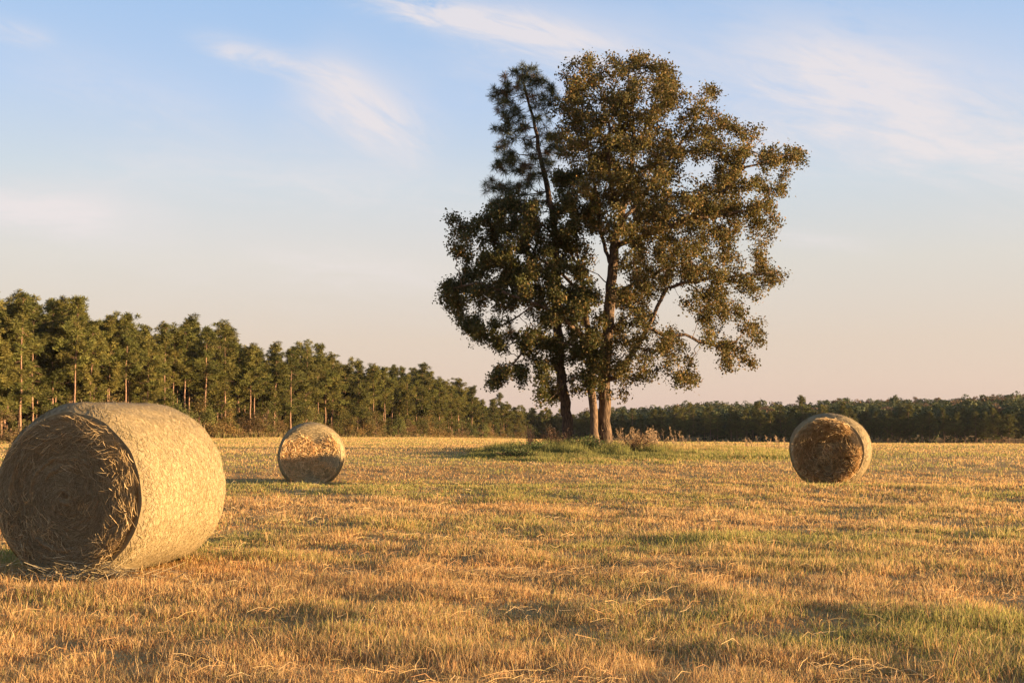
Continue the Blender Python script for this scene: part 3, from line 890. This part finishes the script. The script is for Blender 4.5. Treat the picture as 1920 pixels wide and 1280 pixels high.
# -- the lone pine
def lone_pine():
    Y = 53.4
    bp = px2(1068, 842, Y); bp[2] = float(zt(np.array([bp[0]]), np.array([Y]))[0]) - .06
    sk = Skel()
    tr = [(1064, 800), (1057, 740), (1050, 670), (1046, 600), (1044, 520), (1042, 450), (1036, 395), (1024, 340), (1012, 290), (1003, 240), (990, 190), (980, 145)]
    sk.line([bp] + [px2(a, b, Y) for a, b in tr], -1, 0)
    tufts = [(980, 132), (962, 140), (1000, 140), (945, 160), (1010, 152), (935, 178), (955, 185), (975, 165), (940, 200), (968, 205), (1030, 165), (1022, 185), (1035, 190), (1010, 200), (992, 175), (950, 215),
             (950, 235), (962, 250), (938, 245), (975, 240), (940, 270), (955, 280), (945, 300), (962, 300), (1018, 245), (1032, 258), (1040, 275), (1025, 285), (1045, 262), (985, 270), (1000, 295), (990, 310),
             (938, 308), (950, 318), (975, 320), (930, 352), (945, 350), (962, 352), (985, 345), (1000, 335), (1030, 305), (952, 622), (935, 375), (955, 390), (980, 380), (1005, 375), (965, 420), (990, 430), (1060, 330),
             (925, 350), (1012, 225), (970, 225), (948, 170), (990, 150), (1015, 318)]
    tg = 1
    ends = []
    for (a, b) in tufts:
        dz = rng.uniform(-1.1, 1.1) if b > 170 else rng.uniform(-.5, .5)
        e = px2(a, b, Y + dz)
        # start lower on the trunk, swing outward then up
        tp = [i for i in range(len(sk.p)) if sk.tag[i] == 0 and sk.p[i][2] < e[2] - .1]
        if not tp:
            continue
        par = min(tp, key=lambda i: np.linalg.norm(sk.p[i] - e) + .2 * abs(sk.p[i][2] - e[2] + .5))
        s = sk.p[par]
        mid = s + (e - s) * .55 + np.array([0, 0, -.16 * np.linalg.norm(e - s)]) + rng.normal(0, .06, 3)
        sk.line([mid, e], par, tg, .3); tg += 1
        ends.append(e)
    sk.radii(.27, expo=1.7, tip=.014, flare=.3)
    # trunk keeps its girth lower down
    P = np.array(sk.p); z0 = P[0][2]
    for i in range(len(P)):
        if sk.tag[i] == 0:
            hh = (P[i][2] - z0) / 18.0
            sk.r[i] = max(sk.r[i], .25 * (1 - hh) ** .8 + .03) if hh < .99 else sk.r[i]
            sk.r[i] = min(sk.r[i], .25 * (1 - hh) ** .8 + .05) + (.09 * max(0, 1 - (P[i][2] - z0) / 1.2) ** 2)
    root = thing('pine_tree', 'lone pine with dark leaning trunk and needle tufts above the oaks', 'pine tree', tuple(bp))
    for t, (V, T) in sk.meshes(bp).items():
        link('trunk' if t == 0 else 'branch', mesh_np('trunk' if t == 0 else 'branch', V, T, smooth=True), M_PINEBARK, root)
    parts = []
    for e in ends:
        for sb in range(6):
            c = e + rng.normal(0, .21, 3) * np.array([1, 1, .8]) - bp
            n = 80
            d = rng.normal(0, 1, (n, 3)); d[:, 2] += .25; d /= np.linalg.norm(d, axis=1)[:, None]
            ln = rng.uniform(.22, .42, n)
            A = c + d * .03; B = c + d * ln[:, None]; B[:, 2] -= .04
            rust = rng.random() < .22
            col = np.tile((.17, .10, .045) if rust else (.075, .078, .03), (n, 1)) * rng.uniform(.7, 1.4, n)[:, None]
            parts.append(strand_mesh(A, B, np.full(n, .015), rng.normal(0, 1, (n, 3)), col))
    V, T, c = cat(parts)
    link('crown', mesh_np('crown', V, T, c), M_NEEDLE, root)


lone_pine()


# ------------------------------------------------------------------ shrubs at the foot of the trees
def bush(name, label, catg, px, Y, w, h, n, pal, stems=14, lsize=.07):
    x = (px - 960) / F * Y; z = float(zt(np.array([x]), np.array([Y]))[0])
    root = thing(name, label, catg, (x, Y, z))
    A = np.zeros((stems, 3)); A[:, 0] = rng.normal(0, w * .12, stems); A[:, 1] = rng.normal(0, w * .12, stems)
    B = np.stack([rng.normal(0, w * .3, stems), rng.normal(0, w * .3, stems), rng.uniform(.45, 1, stems) * h], 1)
    V, T, c = strand_mesh(A, B, np.full(stems, .025), np.tile([0, -1., 0], (stems, 1)), np.tile([.10, .06, .04], (stems, 1)) * rng.uniform(.7, 1.3, stems)[:, None])
    link('stems', mesh_np('stems', V, T, c), M_STRAW, root)
    if n:
        k = rng.integers(0, stems, n); t = rng.uniform(.25, 1.05, n)[:, None]
        P = A[k] + (B[k] - A[k]) * t + rng.normal(0, .09, (n, 3)); P[:, 2] = np.maximum(P[:, 2], .02)
        cc = np.array(pal)[rng.integers(0, len(pal), n)] * rng.uniform(.7, 1.3, n)[:, None]
        V, T, c = leaves(P, lsize, cc, rng)
        link('foliage', mesh_np('foliage', V, T, c), M_LEAF, root)
    return root


bush('shrub', 'dark reddish shrub at the left foot of the pine trunk', 'shrub', 1040, 50.6, 1.5, 1.15, 2200, [(.10, .055, .035), (.07, .055, .03), (.14, .08, .045)], 34)
bush('dead_sapling', 'bare dark dead sapling with upright twigs left of the pine', 'dead sapling', 994, 49.5, .35, 1.3, 120, [(.08, .06, .04)], 20, .05)
bush('shrub', 'low green weedy shrub left of the pine beside the dead sapling', 'shrub', 1000, 44.5, 1.7, .5, 1700, [(.11, .14, .04), (.09, .115, .035), (.15, .15, .05)], 50, .09)
bush('shrub', 'low green shrub between pine trunk and oak trunks', 'shrub', 1097, 47.5, 1.5, .7, 2200, [(.11, .14, .04), (.10, .12, .035), (.16, .14, .05)], 44, .09)
bush('shrub', 'reddish brown dry shrub right of the oak trunks', 'shrub', 1185, 46.5, 1.5, .75, 1500, [(.24, .125, .055), (.19, .12, .06), (.28, .18, .08)], 54, .07)
bush('shrub', 'ragged green shrub at the patch\'s left end, nearest the mown stubble', 'shrub', 965, 41.0, 1.3, .32, 900, [(.10, .125, .04), (.13, .13, .045), (.08, .10, .03)], 44, .08)


# ------------------------------------------------------------------ the pine wood
def pine_variant(seed, crown0, hgt=17.0, wid=3.2, dens=1.0, cone=.5):
    rg = np.random.default_rng(seed)
    # trunk
    nz = 14; zz = np.linspace(-.3, hgt * .97, nz)
    bx = np.cumsum(rg.normal(0, .05, nz)); by = np.cumsum(rg.normal(0, .05, nz))
    rr = np.interp(zz, [-.3, 1, hgt * .8, hgt], [.22, .17, .06, .015])
    ns = 7; t = np.arange(ns) * 2 * math.pi / ns
    V = np.concatenate([np.stack([bx[i] + rr[i] * np.cos(t), by[i] + rr[i] * np.sin(t), np.full(ns, zz[i])], 1) for i in range(nz)])
    T = []
    for i in range(nz - 1):
        for q in range(ns):
            q2 = (q + 1) % ns
            T += [(i * ns + q, i * ns + q2, (i + 1) * ns + q2), (i * ns + q, (i + 1) * ns + q2, (i + 1) * ns + q)]
    tparts = [(V, np.array(T), np.zeros((len(V), 3)))]
    cparts = []
    nb = int(66 * dens)
    zs = np.sort(np.concatenate([rg.uniform(crown0, 1.0, nb), rg.uniform(.9, .985, 8)]))
    for z in zs:
        k = (z - crown0) / (1 - crown0)
        prof = np.interp(k, [0, .15, .35, .6, .82, .95, 1], [.55, .85, 1, .85, .62 - cone * .3, .42 - cone * .35, .12]) * rg.uniform(.35, 1.25)
        ln = wid * prof
        a = rg.uniform(0, 2 * math.pi); el = rg.normal(.0 + .35 * k, .32)
        s = np.array([np.interp(z * hgt, zz, bx), np.interp(z * hgt, zz, by), z * hgt * .97])
        d = np.array([math.cos(a) * math.cos(el), math.sin(a) * math.cos(el), math.sin(el)])
        e = s + d * ln
        A, B = s[None], e[None]
        side = np.cross(d, [0, 0, 1.]); side /= np.linalg.norm(side) + 1e-6
        w0 = .045; w1 = .012
        bv = np.array([s - side * w0, s + side * w0, e + side * w1, e - side * w1, s + [0, 0, w0], e + [0, 0, w1]])
        bt = np.array([(0, 4, 5), (0, 5, 3), (4, 1, 2), (4, 2, 5), (0, 3, 2), (0, 2, 1)])
        tparts.append((bv, bt, np.zeros((6, 3))))
        nc = max(1, int(round(ln * 1.5)))
        tone = rg.uniform(.65, 1.3); yel = rg.random()
        for q in range(nc):
            f = 1.02 - rg.random() ** 1.3 * .75
            if ln < .8:
                f = rg.uniform(.4, 1.1)
            c = s + d * ln * f + rg.normal(0, .34, 3)
            m = 84
            dd = rg.normal(0, 1, (m, 3)); dd[:, 2] += .35; dd /= np.linalg.norm(dd, axis=1)[:, None]
            l = rg.uniform(.2, .78, m) * (.7 + .45 * rg.random())
            S = np.cross(dd, rg.normal(0, 1, (m, 3))); S /= np.linalg.norm(S, axis=1)[:, None]
            w = rg.uniform(.035, .085, m)
            b0 = c + dd * l[:, None] * .35
            tipp = c + dd * l[:, None] * np.array([1.15, 1.15, .8])
            Vv = np.stack([b0 - S * w[:, None] * .5, b0 + S * w[:, None] * .5, tipp + S * w[:, None] * .4, tipp - S * w[:, None] * .4], 1).reshape(-1, 3)
            kk = np.arange(m)[:, None] * 4
            Tt = np.concatenate([kk + [0, 1, 2], kk + [0, 2, 3]], 1).reshape(-1, 3)
            base = np.array([.10, .11, .027]) * (1 - yel * .5) + np.array([.185, .14, .037]) * yel * .5
            col = np.repeat(np.tile(base * tone * rg.uniform(.8, 1.2), (m, 1)) * rg.uniform(.75, 1.3, m)[:, None], 4, 0)
            cparts.append((Vv, Tt, col))
    V, T, _ = cat(tparts)
    tm = mesh_np('trunk', V, T, smooth=False); tm.materials.append(M_FARBARK)
    V, T, c = cat(cparts)
    cm = mesh_np('crown', V, T, c); cm.materials.append(M_FOREST)
    return tm, cm, hgt


def broad_variant(seed, hgt=6.0, wid=2.4, pal=((.10, .10, .028), (.12, .11, .03), (.14, .115, .034), (.085, .09, .025)), n=4200, low=.12):
    rg = np.random.default_rng(seed)
    nb = 22
    parts = []
    stem = np.array([[0, 0, -.2], [0, 0, hgt * .6]])
    tparts = []
    cs = []
    for k in range(nb):
        f = rg.uniform(low, 1); a = rg.uniform(0, 6.28)
        rr = wid * math.sin(min(1, f * 1.15 + .08) * math.pi * .85 + .2) * rg.uniform(.4, 1)
        rr = max(rr, .3)
        e = np.array([math.cos(a) * rr, math.sin(a) * rr, f * hgt])
        cs.append((e, rg.uniform(.5, .95) * wid * .38, rg.uniform(.75, 1.25), rg.integers(0, len(pal))))
        s = np.array([0, 0, f * hgt * .6])
        A = s[None]; B = e[None]
        tparts.append(strand_mesh(A, B, np.array([.05]), np.array([[0, -1., .2]]), np.array([[.1, .07, .05]])))
    tp = strand_mesh(stem[:1], stem[1:], np.array([.22]), np.array([[0, -1., 0]]), np.array([[.1, .07, .05]]))
    tp2 = strand_mesh(stem[:1], stem[1:], np.array([.22]), np.array([[1., 0, 0]]), np.array([[.1, .07, .05]]))
    V, T, c = cat([tp, tp2] + tparts)
    tm = mesh_np('trunk', V, T, c); tm.materials.append(M_FARBARK)
    for (e, r, tone, ip) in cs:
        m = n // nb
        P = e + rg.normal(0, 1, (m, 3)) * r * .55
        P[:, 2] = np.maximum(P[:, 2], .05)
        cc = np.array(pal)[ip] * tone * rg.uniform(.75, 1.3, m)[:, None]
        parts.append(leaves(P, .2, cc, rg))
    V, T, c = cat(parts)
    cm = mesh_np('crown', V, T, c); cm.materials.append(M_FOREST)
    return tm, cm, hgt


PV = [pine_variant(100, .18),  pine_variant(101, .28, wid=3.5), pine_variant(102, .38, dens=.85), pine_variant(103, .5, dens=.8, wid=3.0, cone=.42),
      pine_variant(104, .22, wid=2.9, cone=.62), pine_variant(105, .34, wid=3.8, cone=.45), pine_variant(106, .45, wid=2.8, dens=.75, cone=.4), pine_variant(107, .3, wid=3.0, dens=.8, cone=.9), pine_variant(108, .25, wid=3.4, dens=.9, cone=.2), pine_variant(109, .55, wid=2.9, dens=.7, cone=.1)]
BV = [broad_variant(200), broad_variant(201, 5, 2.8, ((.15, .11, .035), (.18, .12, .04), (.11, .10, .03))), broad_variant(202, 7, 2.2), broad_variant(203, 4.0, 2.6, ((.10, .11, .03), (.125, .13, .035), (.09, .10, .03))),
      broad_variant(204, 5.5, 2.6, ((.19, .115, .05), (.15, .10, .045), (.12, .09, .04)))]


def place(var, name, label, catg, group, x, y, h, rz=None, wide=1.0, lean=True):
    tm, cm, hg = var
    z = float(zt(np.array([x]), np.array([y]))[0])
    o = thing(name, label, catg, (x, y, z), rng.uniform(0, 6.28) if rz is None else rz, group)
    s = h / hg
    o.scale = (s * wide, s * wide, s)
    link('trunk', tm, None, o); link('crown', cm, None, o)
    return o


front = [  # px, top row, variant, label for the ones that stand out
    (-150, 552, 1, None), (-105, 560, 0, None), (-60, 548, 5, None), (-20, 556, 0, None), (15, 560, 4, None),
    (38, 546, 1, 'broad dense pine at the photo\'s left edge, highest in the wood'), (66, 566, 5, 'front pine with short bare orange trunk above the big bale\'s left shoulder'), (100, 556, 0, None),
    (140, 552, 3, 'pine with narrow pointed top rising over its neighbours above the big bale'), (168, 580, 5, None), (205, 586, 2, 'slim pine with small ragged top above the big bale\'s right half'),
    (236, 588, 3, 'pine with long bare trunk above the right half of the big bale'), (275, 612, 0, None), (308, 610, 1, None),
    (346, 602, 6, 'round topped pine on a tall thin bare trunk above the big bale\'s right end'), (386, 610, 3, 'front pine with straight sunlit trunk just right of the big bale'),
    (424, 606, 4, 'pointed feathery pine right of the big bale, taller than its neighbours'), (448, 645, 0, None), (471, 642, 6, 'pine with long bare orange trunk between the big bale and the half shaded bale'),
    (478, 650, 3, 'pine whose bare trunk stands close beside a twin, between two bales'), (514, 655, 5, 'bushy pine with low bare trunk just left of the half shaded bale'),
    (545, 652, 1, 'dark topped pine above the left side of the half shaded bale'), (573, 636, 0, 'tall broad pine directly above the half shaded bale'), (612, 660, 2, None), (625, 658, 4, 'pine with open airy top above the right side of the half shaded bale'),
    (650, 672, 5, None), (672, 676, 1, None), (700, 680, 6, 'pine with thin pale trunk right of the half shaded bale'), (722, 688, 3, None), (735, 683, 2, None), (765, 690, 0, None), (792, 676, 1, 'broad round pine standing above the middle of the wood\'s right slope'),
    (825, 700, 4, None), (848, 712, 0, None), (862, 708, 5, None), (885, 722, 2, 'last tall pine before the wood drops away left of the lone trees'),
    (905, 742, 0, None), (925, 744, 4, None), (950, 752, 1, None), (972, 756, 0, None), (1000, 757, 5, None), (1025, 762, 1, None), (1050, 764, 0, None), (1075, 768, 5, None), (1100, 769, 1, None), (1130, 770, 0, None)]


def zone(px):
    if px < 0: return 'farthest left'
    if px < 215: return 'above the big bale\'s left half'
    if px < 435: return 'above the big bale\'s right half'
    if px < 525: return 'between big bale and half shaded bale'
    if px < 660: return 'behind the half shaded bale'
    if px < 780: return 'just right of the half shaded bale'
    if px < 910: return 'where the wood falls away'
    return 'low in the gap behind the lone pine'


front = [(q[0], q[1] + (9 if q[0] < 120 else 5), q[2], q[3]) for q in front]
_tp = np.array([q[0] for q in front], float); _ty = np.array([q[1] for q in front], float)


def edge_at(px):
    return float(np.interp(px, _px, _ds)), float(np.interp(px, _px, _yb))


def put_pine(px, topy, dd, var, label, group):
    D, _ = edge_at(px); Y = D + dd
    x = (px - 960) / F * Y
    z = float(zt(np.array([x]), np.array([Y]))[0])
    h = px2(px, topy, Y)[2] - z
    place(PV[var], 'pine_tree', label, 'pine tree', group, x, Y, h, wide=rng.uniform(.74, 1.06) * (17 / max(h, 9)) ** .35)


for (px, ty, v, lb) in front:
    put_pine(px, ty - (rng.uniform(-16, 12) * (150 / edge_at(px)[0]) if lb is None else rng.uniform(0, 8) * (150 / edge_at(px)[0])), rng.uniform(-1, 6), v, lb or 'green pine in the wood\'s front row, ' + zone(px), 'pines in the wood along the left of the field')
for row, (off, step, drop) in enumerate([(7, 30, 4), (13, 27, 10), (20, 30, 16)]):
    px = -160.0 + row * 9
    while px < 1130:
        D, _ = edge_at(px)
        ty = np.interp(px, _tp, _ty) + drop * .4 + rng.normal(4, 14) * (150 / D)
        put_pine(px, ty, off + rng.uniform(-2, 2), int(rng.integers(0, 10)), 'pine behind the wood\'s front row, ' + zone(px), 'pines in the wood along the left of the field')
        px += step * (150 / D) ** .9 * rng.uniform(.75, 1.3)

# understory along the edge
px = -160.0
while px < 1135:
    D, yb = edge_at(px)
    Y = D + rng.uniform(-1.5, 3.0)
    x = (px - 960) / F * Y
    v = int(rng.integers(0, 5))
    h = rng.uniform(2.0, 5.6) * (1 if px < 850 else .75)
    tone = ['olive green', 'yellowish', 'dull green', 'bright green', 'reddish'][v]
    place(BV[v], 'understory_tree', tone + ' bushy tree at the pines\' foot, ' + zone(px), 'understory tree', 'bushy growth along the foot of the wood', x, Y, h, wide=rng.uniform(.9, 1.4))
    px += rng.uniform(13, 26) * (150 / D)

# right-hand plantation
px = 1140.0
while px < 2010:
    for off in (0, 9):
        q = px + rng.uniform(-6, 6)
        D, yb = edge_at(q)
        ty = np.interp(q, [1140, 1300, 1450, 1600, 1750, 1920, 2000], [777, 774, 776, 772, 774, 768, 768]) + rng.normal(1, 10) - (5 if off else 0)
        Y = D + off + rng.uniform(-7, 7)
        x = (q - 960) / F * Y
        z = float(zt(np.array([x]), np.array([Y]))[0]); h = px2(q, ty, Y)[2] - z
        zn = 'between the oaks and the right bale' if q < 1470 else ('behind the right bale' if q < 1640 else 'right of the right bale')
        place(PV[int(rng.choice([0, 1, 2, 4, 5]))], 'pine_tree', ('dark pine in the far wood\'s front row, ' if off == 0 else 'dark pine in the far wood\'s second row, ') + zn, 'pine tree',
              'young pines of the far wood on the right', x, Y, h, wide=rng.uniform(.95, 1.35))
    px += rng.uniform(15, 24)


# far woodland on the rise behind: reads as one mass
def far_wood():
    parts = []
    rg = np.random.default_rng(77)
    pals = [(.085, .10, .035), (.075, .09, .035), (.11, .105, .038), (.19, .125, .065), (.095, .105, .035)]

    def crown(c, rx, rz, m, col):
        d = rg.normal(0, 1, (m, 3)); d /= np.linalg.norm(d, axis=1)[:, None]
        lob = .8 + .28 * np.sin(d[:, 0] * 4 + rg.uniform(0, 6)) * np.sin(d[:, 2] * 4 + rg.uniform(0, 6)) + rg.normal(0, .06, m)
        P = c + d * np.array([rx, rx, rz]) * lob[:, None]
        cc = np.repeat(np.tile(col * .88, (m, 1)) * rg.uniform(.75, 1.25, m)[:, None], 4, 0)
        nn = d + rg.normal(0, .38, (m, 3)); nn /= np.linalg.norm(nn, axis=1)[:, None]
        a = np.cross(nn, rg.normal(0, 1, (m, 3))); a /= np.linalg.norm(a, axis=1)[:, None]; b = np.cross(nn, a)
        w = rg.uniform(.22, .42, m)[:, None]
        V = np.stack([P - a * w, P - b * w, P + a * w, P + b * w], 1).reshape(-1, 3)
        k = np.arange(m)[:, None] * 4
        return V, np.concatenate([k + [0, 1, 2], k + [0, 2, 3]], 1).reshape(-1, 3), cc
    for off in (22, 40, 65, 95, 130, 165, 200):
        px = 1100.0
        while px < 2060:
            D, _ = edge_at(px); Y = D + off + rg.uniform(-8, 8); x = (px - 960) / F * Y
            z = float(zt(np.array([x]), np.array([Y]))[0])
            yt = np.interp(px, [1100, 1200, 1330, 1480, 1600, 1700, 1800, 1900, 2050], [770, 767, 758, 760, 752, 752, 750, 744, 742])
            f = off / 200
            ty = yt - 4 + (1 - f) * 13 + rg.normal(0, 3.6)
            top = px2(px, ty, Y)[2]
            rx = rg.uniform(2.2, 4.6); rz = rg.uniform(2.6, 4.8)
            col = np.array(pals[int(rg.choice([0, 1, 2, 3, 4], p=[.3, .27, .18, .08 + .0, .17]))])
            if off > 120 and px > 1560 and rg.random() < .35:
                col = np.array(pals[3])
            parts.append(crown(np.array([x, Y, top - rz]), rx, rz, 520, col))
            parts.append(crown(np.array([x, Y, top - rz * 2.2]), rx * .9, rz, 200, col))
            px += rg.uniform(13, 22) * (300 / Y)
    # behind the left wood: fills the gaps between its trunks
    for off in (27, 36):
        px = -190.0
        while px < 1150:
            D, _ = edge_at(px); Y = D + off + rg.uniform(-3, 3); x = (px - 960) / F * Y
            z = float(zt(np.array([x]), np.array([Y]))[0])
            top = px2(px, np.interp(px, _tp, _ty) + 26 * 150 / D, Y)[2]
            H = top - z
            col = np.array(pals[int(rg.choice([0, 1, 2, 4]))])
            for k in range(5):
                parts.append(crown(np.array([x + rg.normal(0, .6), Y, z + H * (.03 + .2 * k)]), 2.8, H * .16, 240, col))
            px += rg.uniform(20, 34) * (150 / D)
    V, T, c = cat(parts)
    o = link('woodland', mesh_np('woodland', V, T, c), M_FOREST)
    o['kind'] = 'stuff'; o['label'] = 'far-off mixed woodland rising in one mass behind the pine rows'


far_wood()

# ------------------------------------------------------------------ sky, sun, camera
EXPO = 1.9; SKY = 0.13
w = bpy.data.worlds.new('World'); bpy.context.scene.world = w; w.use_nodes = True
nt = w.node_tree; N = nt.nodes; L = nt.links
bg = N['Background']
sky = N.new('ShaderNodeTexSky'); sky.sky_type = 'NISHITA'; sky.sun_disc = False
sky.sun_elevation = math.asin(SUN_DIR.z); sky.sun_rotation = math.atan2(SUN_DIR.x, SUN_DIR.y)
sky.altitude = 50; sky.air_density = 1.0; sky.dust_density = 0.6; sky.ozone_density = 1.5


def mth(op, a, b=None, c=None, clamp=False):
    n = N.new('ShaderNodeMath'); n.operation = op; n.use_clamp = clamp
    for i, v in enumerate((a, b, c)):
        if v is None:
            continue
        if isinstance(v, (int, float)):
            n.inputs[i].default_value = v
        else:
            L.new(v, n.inputs[i])
    return n.outputs[0]


def mixc(f, a, b):
    n = N.new('ShaderNodeMix'); n.data_type = 'RGBA'
    for i, v in ((0, f), (6, a), (7, b)):
        if isinstance(v, (int, float)):
            n.inputs[i].default_value = v
        elif isinstance(v, tuple):
            n.inputs[i].default_value = v
        else:
            L.new(v, n.inputs[i])
    return n.outputs[2]


tc = N.new('ShaderNodeTexCoord'); sx = N.new('ShaderNodeSeparateXYZ'); L.new(tc.outputs['Generated'], sx.inputs[0])
X, Y, Z = sx.outputs
# evening haze: colours by elevation (sine), scaled to the sky texture's own units
rp = N.new('ShaderNodeValToRGB'); L.new(mth('MULTIPLY', Z, 2.0, clamp=True), rp.inputs[0])
kk = 1 / (SKY * 2 ** EXPO)
stops = [(0.0, (.71, .53, .475)), (.0733, (.735, .59, .505)), (.143, (.73, .67, .61)), (.215, (.63, .69, .75)), (.286, (.50, .63, .85)), (.365, (.385, .565, .85)), (.7, (.22, .38, .70)), (1.0, (.16, .30, .60))]
e = rp.color_ramp.elements
for i, (zz, c) in enumerate(stops):
    q = e[i] if i < 2 else e.new(min(1, zz * 2))
    q.position = min(1, zz * 2) if i < len(stops) - 2 else (.86 if i == len(stops) - 2 else 1.0)
    q.color = (c[0], c[1], c[2], 1)
vm = N.new('ShaderNodeVectorMath'); vm.operation = 'SCALE'; vm.inputs[3].default_value = kk
L.new(rp.outputs[0], vm.inputs[0])
base = mixc(0.92, sky.outputs[0], vm.outputs[0])
# cirrus: thin streaks high over the field, in azimuth / elevation tangents
yy = mth('MAXIMUM', Y, .05)
U = mth('DIVIDE', X, yy); Vv = mth('DIVIDE', Z, yy)
cb = N.new('ShaderNodeCombineXYZ'); L.new(U, cb.inputs[0]); L.new(Vv, cb.inputs[1])


def streak(px0, py0, px1, py1, wid, amp, soft=0.0):
    """soft cirrus band between two directions"""
    def dirp(px, py):
        p = px2(px, py, 1.0)
        return p[0], p[2] - HC
    a = dirp(px0, py0); b = dirp(px1, py1)
    dx, dy = b[0] - a[0], b[1] - a[1]; ln = math.hypot(dx, dy); ang = math.atan2(dy, dx)
    mp = N.new('ShaderNodeMapping'); mp.vector_type = 'TEXTURE'
    mp.inputs['Location'].default_value = ((a[0] + b[0]) / 2, (a[1] + b[1]) / 2, 0)
    mp.inputs['Rotation'].default_value = (0, 0, ang)
    L.new(cb.outputs[0], mp.inputs[0])
    ns = N.new('ShaderNodeMapping'); ns.inputs['Scale'].default_value = (6, 24, 1); ns.inputs['Location'].default_value = (px0 * .01, py0 * .01, 0)
    L.new(mp.outputs[0], ns.inputs[0])
    no = N.new('ShaderNodeTexNoise'); no.inputs['Scale'].default_value = 1.6; no.inputs['Detail'].default_value = 7; no.inputs['Roughness'].default_value = .68
    no.inputs['Distortion'].default_value = .9
    L.new(ns.outputs[0], no.inputs[0])
    sp = N.new('ShaderNodeSeparateXYZ'); L.new(mp.outputs[0], sp.inputs[0])
    # wobble the band
    v = mth('ADD', sp.outputs[1], mth('MULTIPLY', mth('SUBTRACT', no.outputs['Fac'], .5), wid * 1.6))
    t1 = mth('POWER', mth('DIVIDE', sp.outputs[0], ln * .56), 2.0)
    t2 = mth('POWER', mth('DIVIDE', v, wid), 2.0)
    g = mth('EXPONENT', mth('MULTIPLY', mth('ADD', mth('MULTIPLY', t1, t1), t2), -1.0))
    nn = mth('MULTIPLY', mth('SUBTRACT', no.outputs['Fac'], .30), 2.6, clamp=True)
    nn = mth('ADD', mth('MULTIPLY', nn, 1 - soft), soft)
    return mth('MULTIPLY', mth('MULTIPLY', g, nn), amp)


bands = [streak(400, 80, 660, 150, .012, .75), streak(600, 140, 800, 270, .028, .8), streak(690, -10, 1100, 80, .016, 1.0), streak(900, 30, 1250, 140, .045, .45),
         streak(1380, 110, 1950, 250, .062, .62), streak(1500, 120, 1720, 190, .035, .5), streak(1650, 270, 2100, 280, .022, .6), streak(-30, 40, 90, 75, .010, .5), streak(-80, 375, 190, 400, .020, .7),
         streak(1430, 440, 1640, 460, .008, .45), streak(1280, 310, 1480, 290, .025, .5), streak(200, 300, 900, 360, .030, .35), streak(500, 480, 820, 530, .018, .35), streak(60, 110, 420, 240, .03, .25), streak(1000, 280, 1250, 330, .03, .3),
         streak(1250, 60, 2100, 250, .085, .2, .2), streak(1400, 120, 1760, 150, .04, .25, .2), streak(560, 150, 760, 240, .05, .3, .5), streak(-100, 390, 300, 400, .03, .3, .6), streak(850, 40, 1350, 160, .06, .2, .3), streak(100, 440, 1000, 500, .05, .22, .6)]
acc = bands[0]
for q in bands[1:]:
    acc = mth('ADD', acc, q)
acc = mth('MULTIPLY', mth('MINIMUM', mth('MULTIPLY', acc, 1.35), 1.0), mth('GREATER_THAN', Y, .05))
cloudc = tuple(kk * q for q in (.86, .79, .785)) + (1,)
L.new(mixc(mth('MULTIPLY', acc, .82), base, cloudc), bg.inputs[0])
bg.inputs[1].default_value = SKY

# evening air
HAZE = 0.00004
if HAZE > 0:
    hv = np.array([(x, y, z) for z in (-18, 32) for y in (-60, 760) for x in (-620, 620)], float)
    hq = np.array([(0, 2, 3, 1), (4, 5, 7, 6), (0, 1, 5, 4), (2, 6, 7, 3), (0, 4, 6, 2), (1, 3, 7, 5)])
    hm = bpy.data.materials.new('evening_air'); hm.use_nodes = True
    hn = hm.node_tree.nodes; hn.clear()
    ho = hn.new('ShaderNodeOutputMaterial'); hp = hn.new('ShaderNodeVolumePrincipled')
    hp.inputs['Color'].default_value = (.86, .88, .92, 1); hp.inputs['Density'].default_value = HAZE; hp.inputs['Anisotropy'].default_value = .1
    hm.node_tree.links.new(hp.outputs[0], ho.inputs['Volume'])
    hz = link('haze', mesh_np('haze', hv, hq), hm); hz['kind'] = 'stuff'; hz['label'] = 'thin warm evening haze over the field'

sl = bpy.data.lights.new('sun', 'SUN'); so = bpy.data.objects.new('sun', sl); C.objects.link(so)
sl.energy = 5.0; sl.angle = math.radians(0.5); sl.color = (1.0, 0.705, 0.395)
so.rotation_euler = SUN_DIR.to_track_quat('Z', 'Y').to_euler()
so.location = (60, -5, 20)

cd = bpy.data.cameras.new('camera'); co = bpy.data.objects.new('camera', cd); C.objects.link(co)
co.location = (0, 0, HC); co.rotation_euler = (math.radians(90) + PITCH, 0, 0)
cd.sensor_width = 36; cd.lens = 36 * F / 1920; cd.clip_end = 6000; cd.clip_start = .1
sc = bpy.context.scene
sc.camera = co
sc.view_settings.view_transform = 'Standard'; sc.view_settings.look = 'None'
sc.view_settings.exposure = EXPO; sc.view_settings.gamma = 1
sc.render.engine = 'CYCLES'
sc.cycles.max_bounces = 6; sc.cycles.transparent_max_bounces = 4
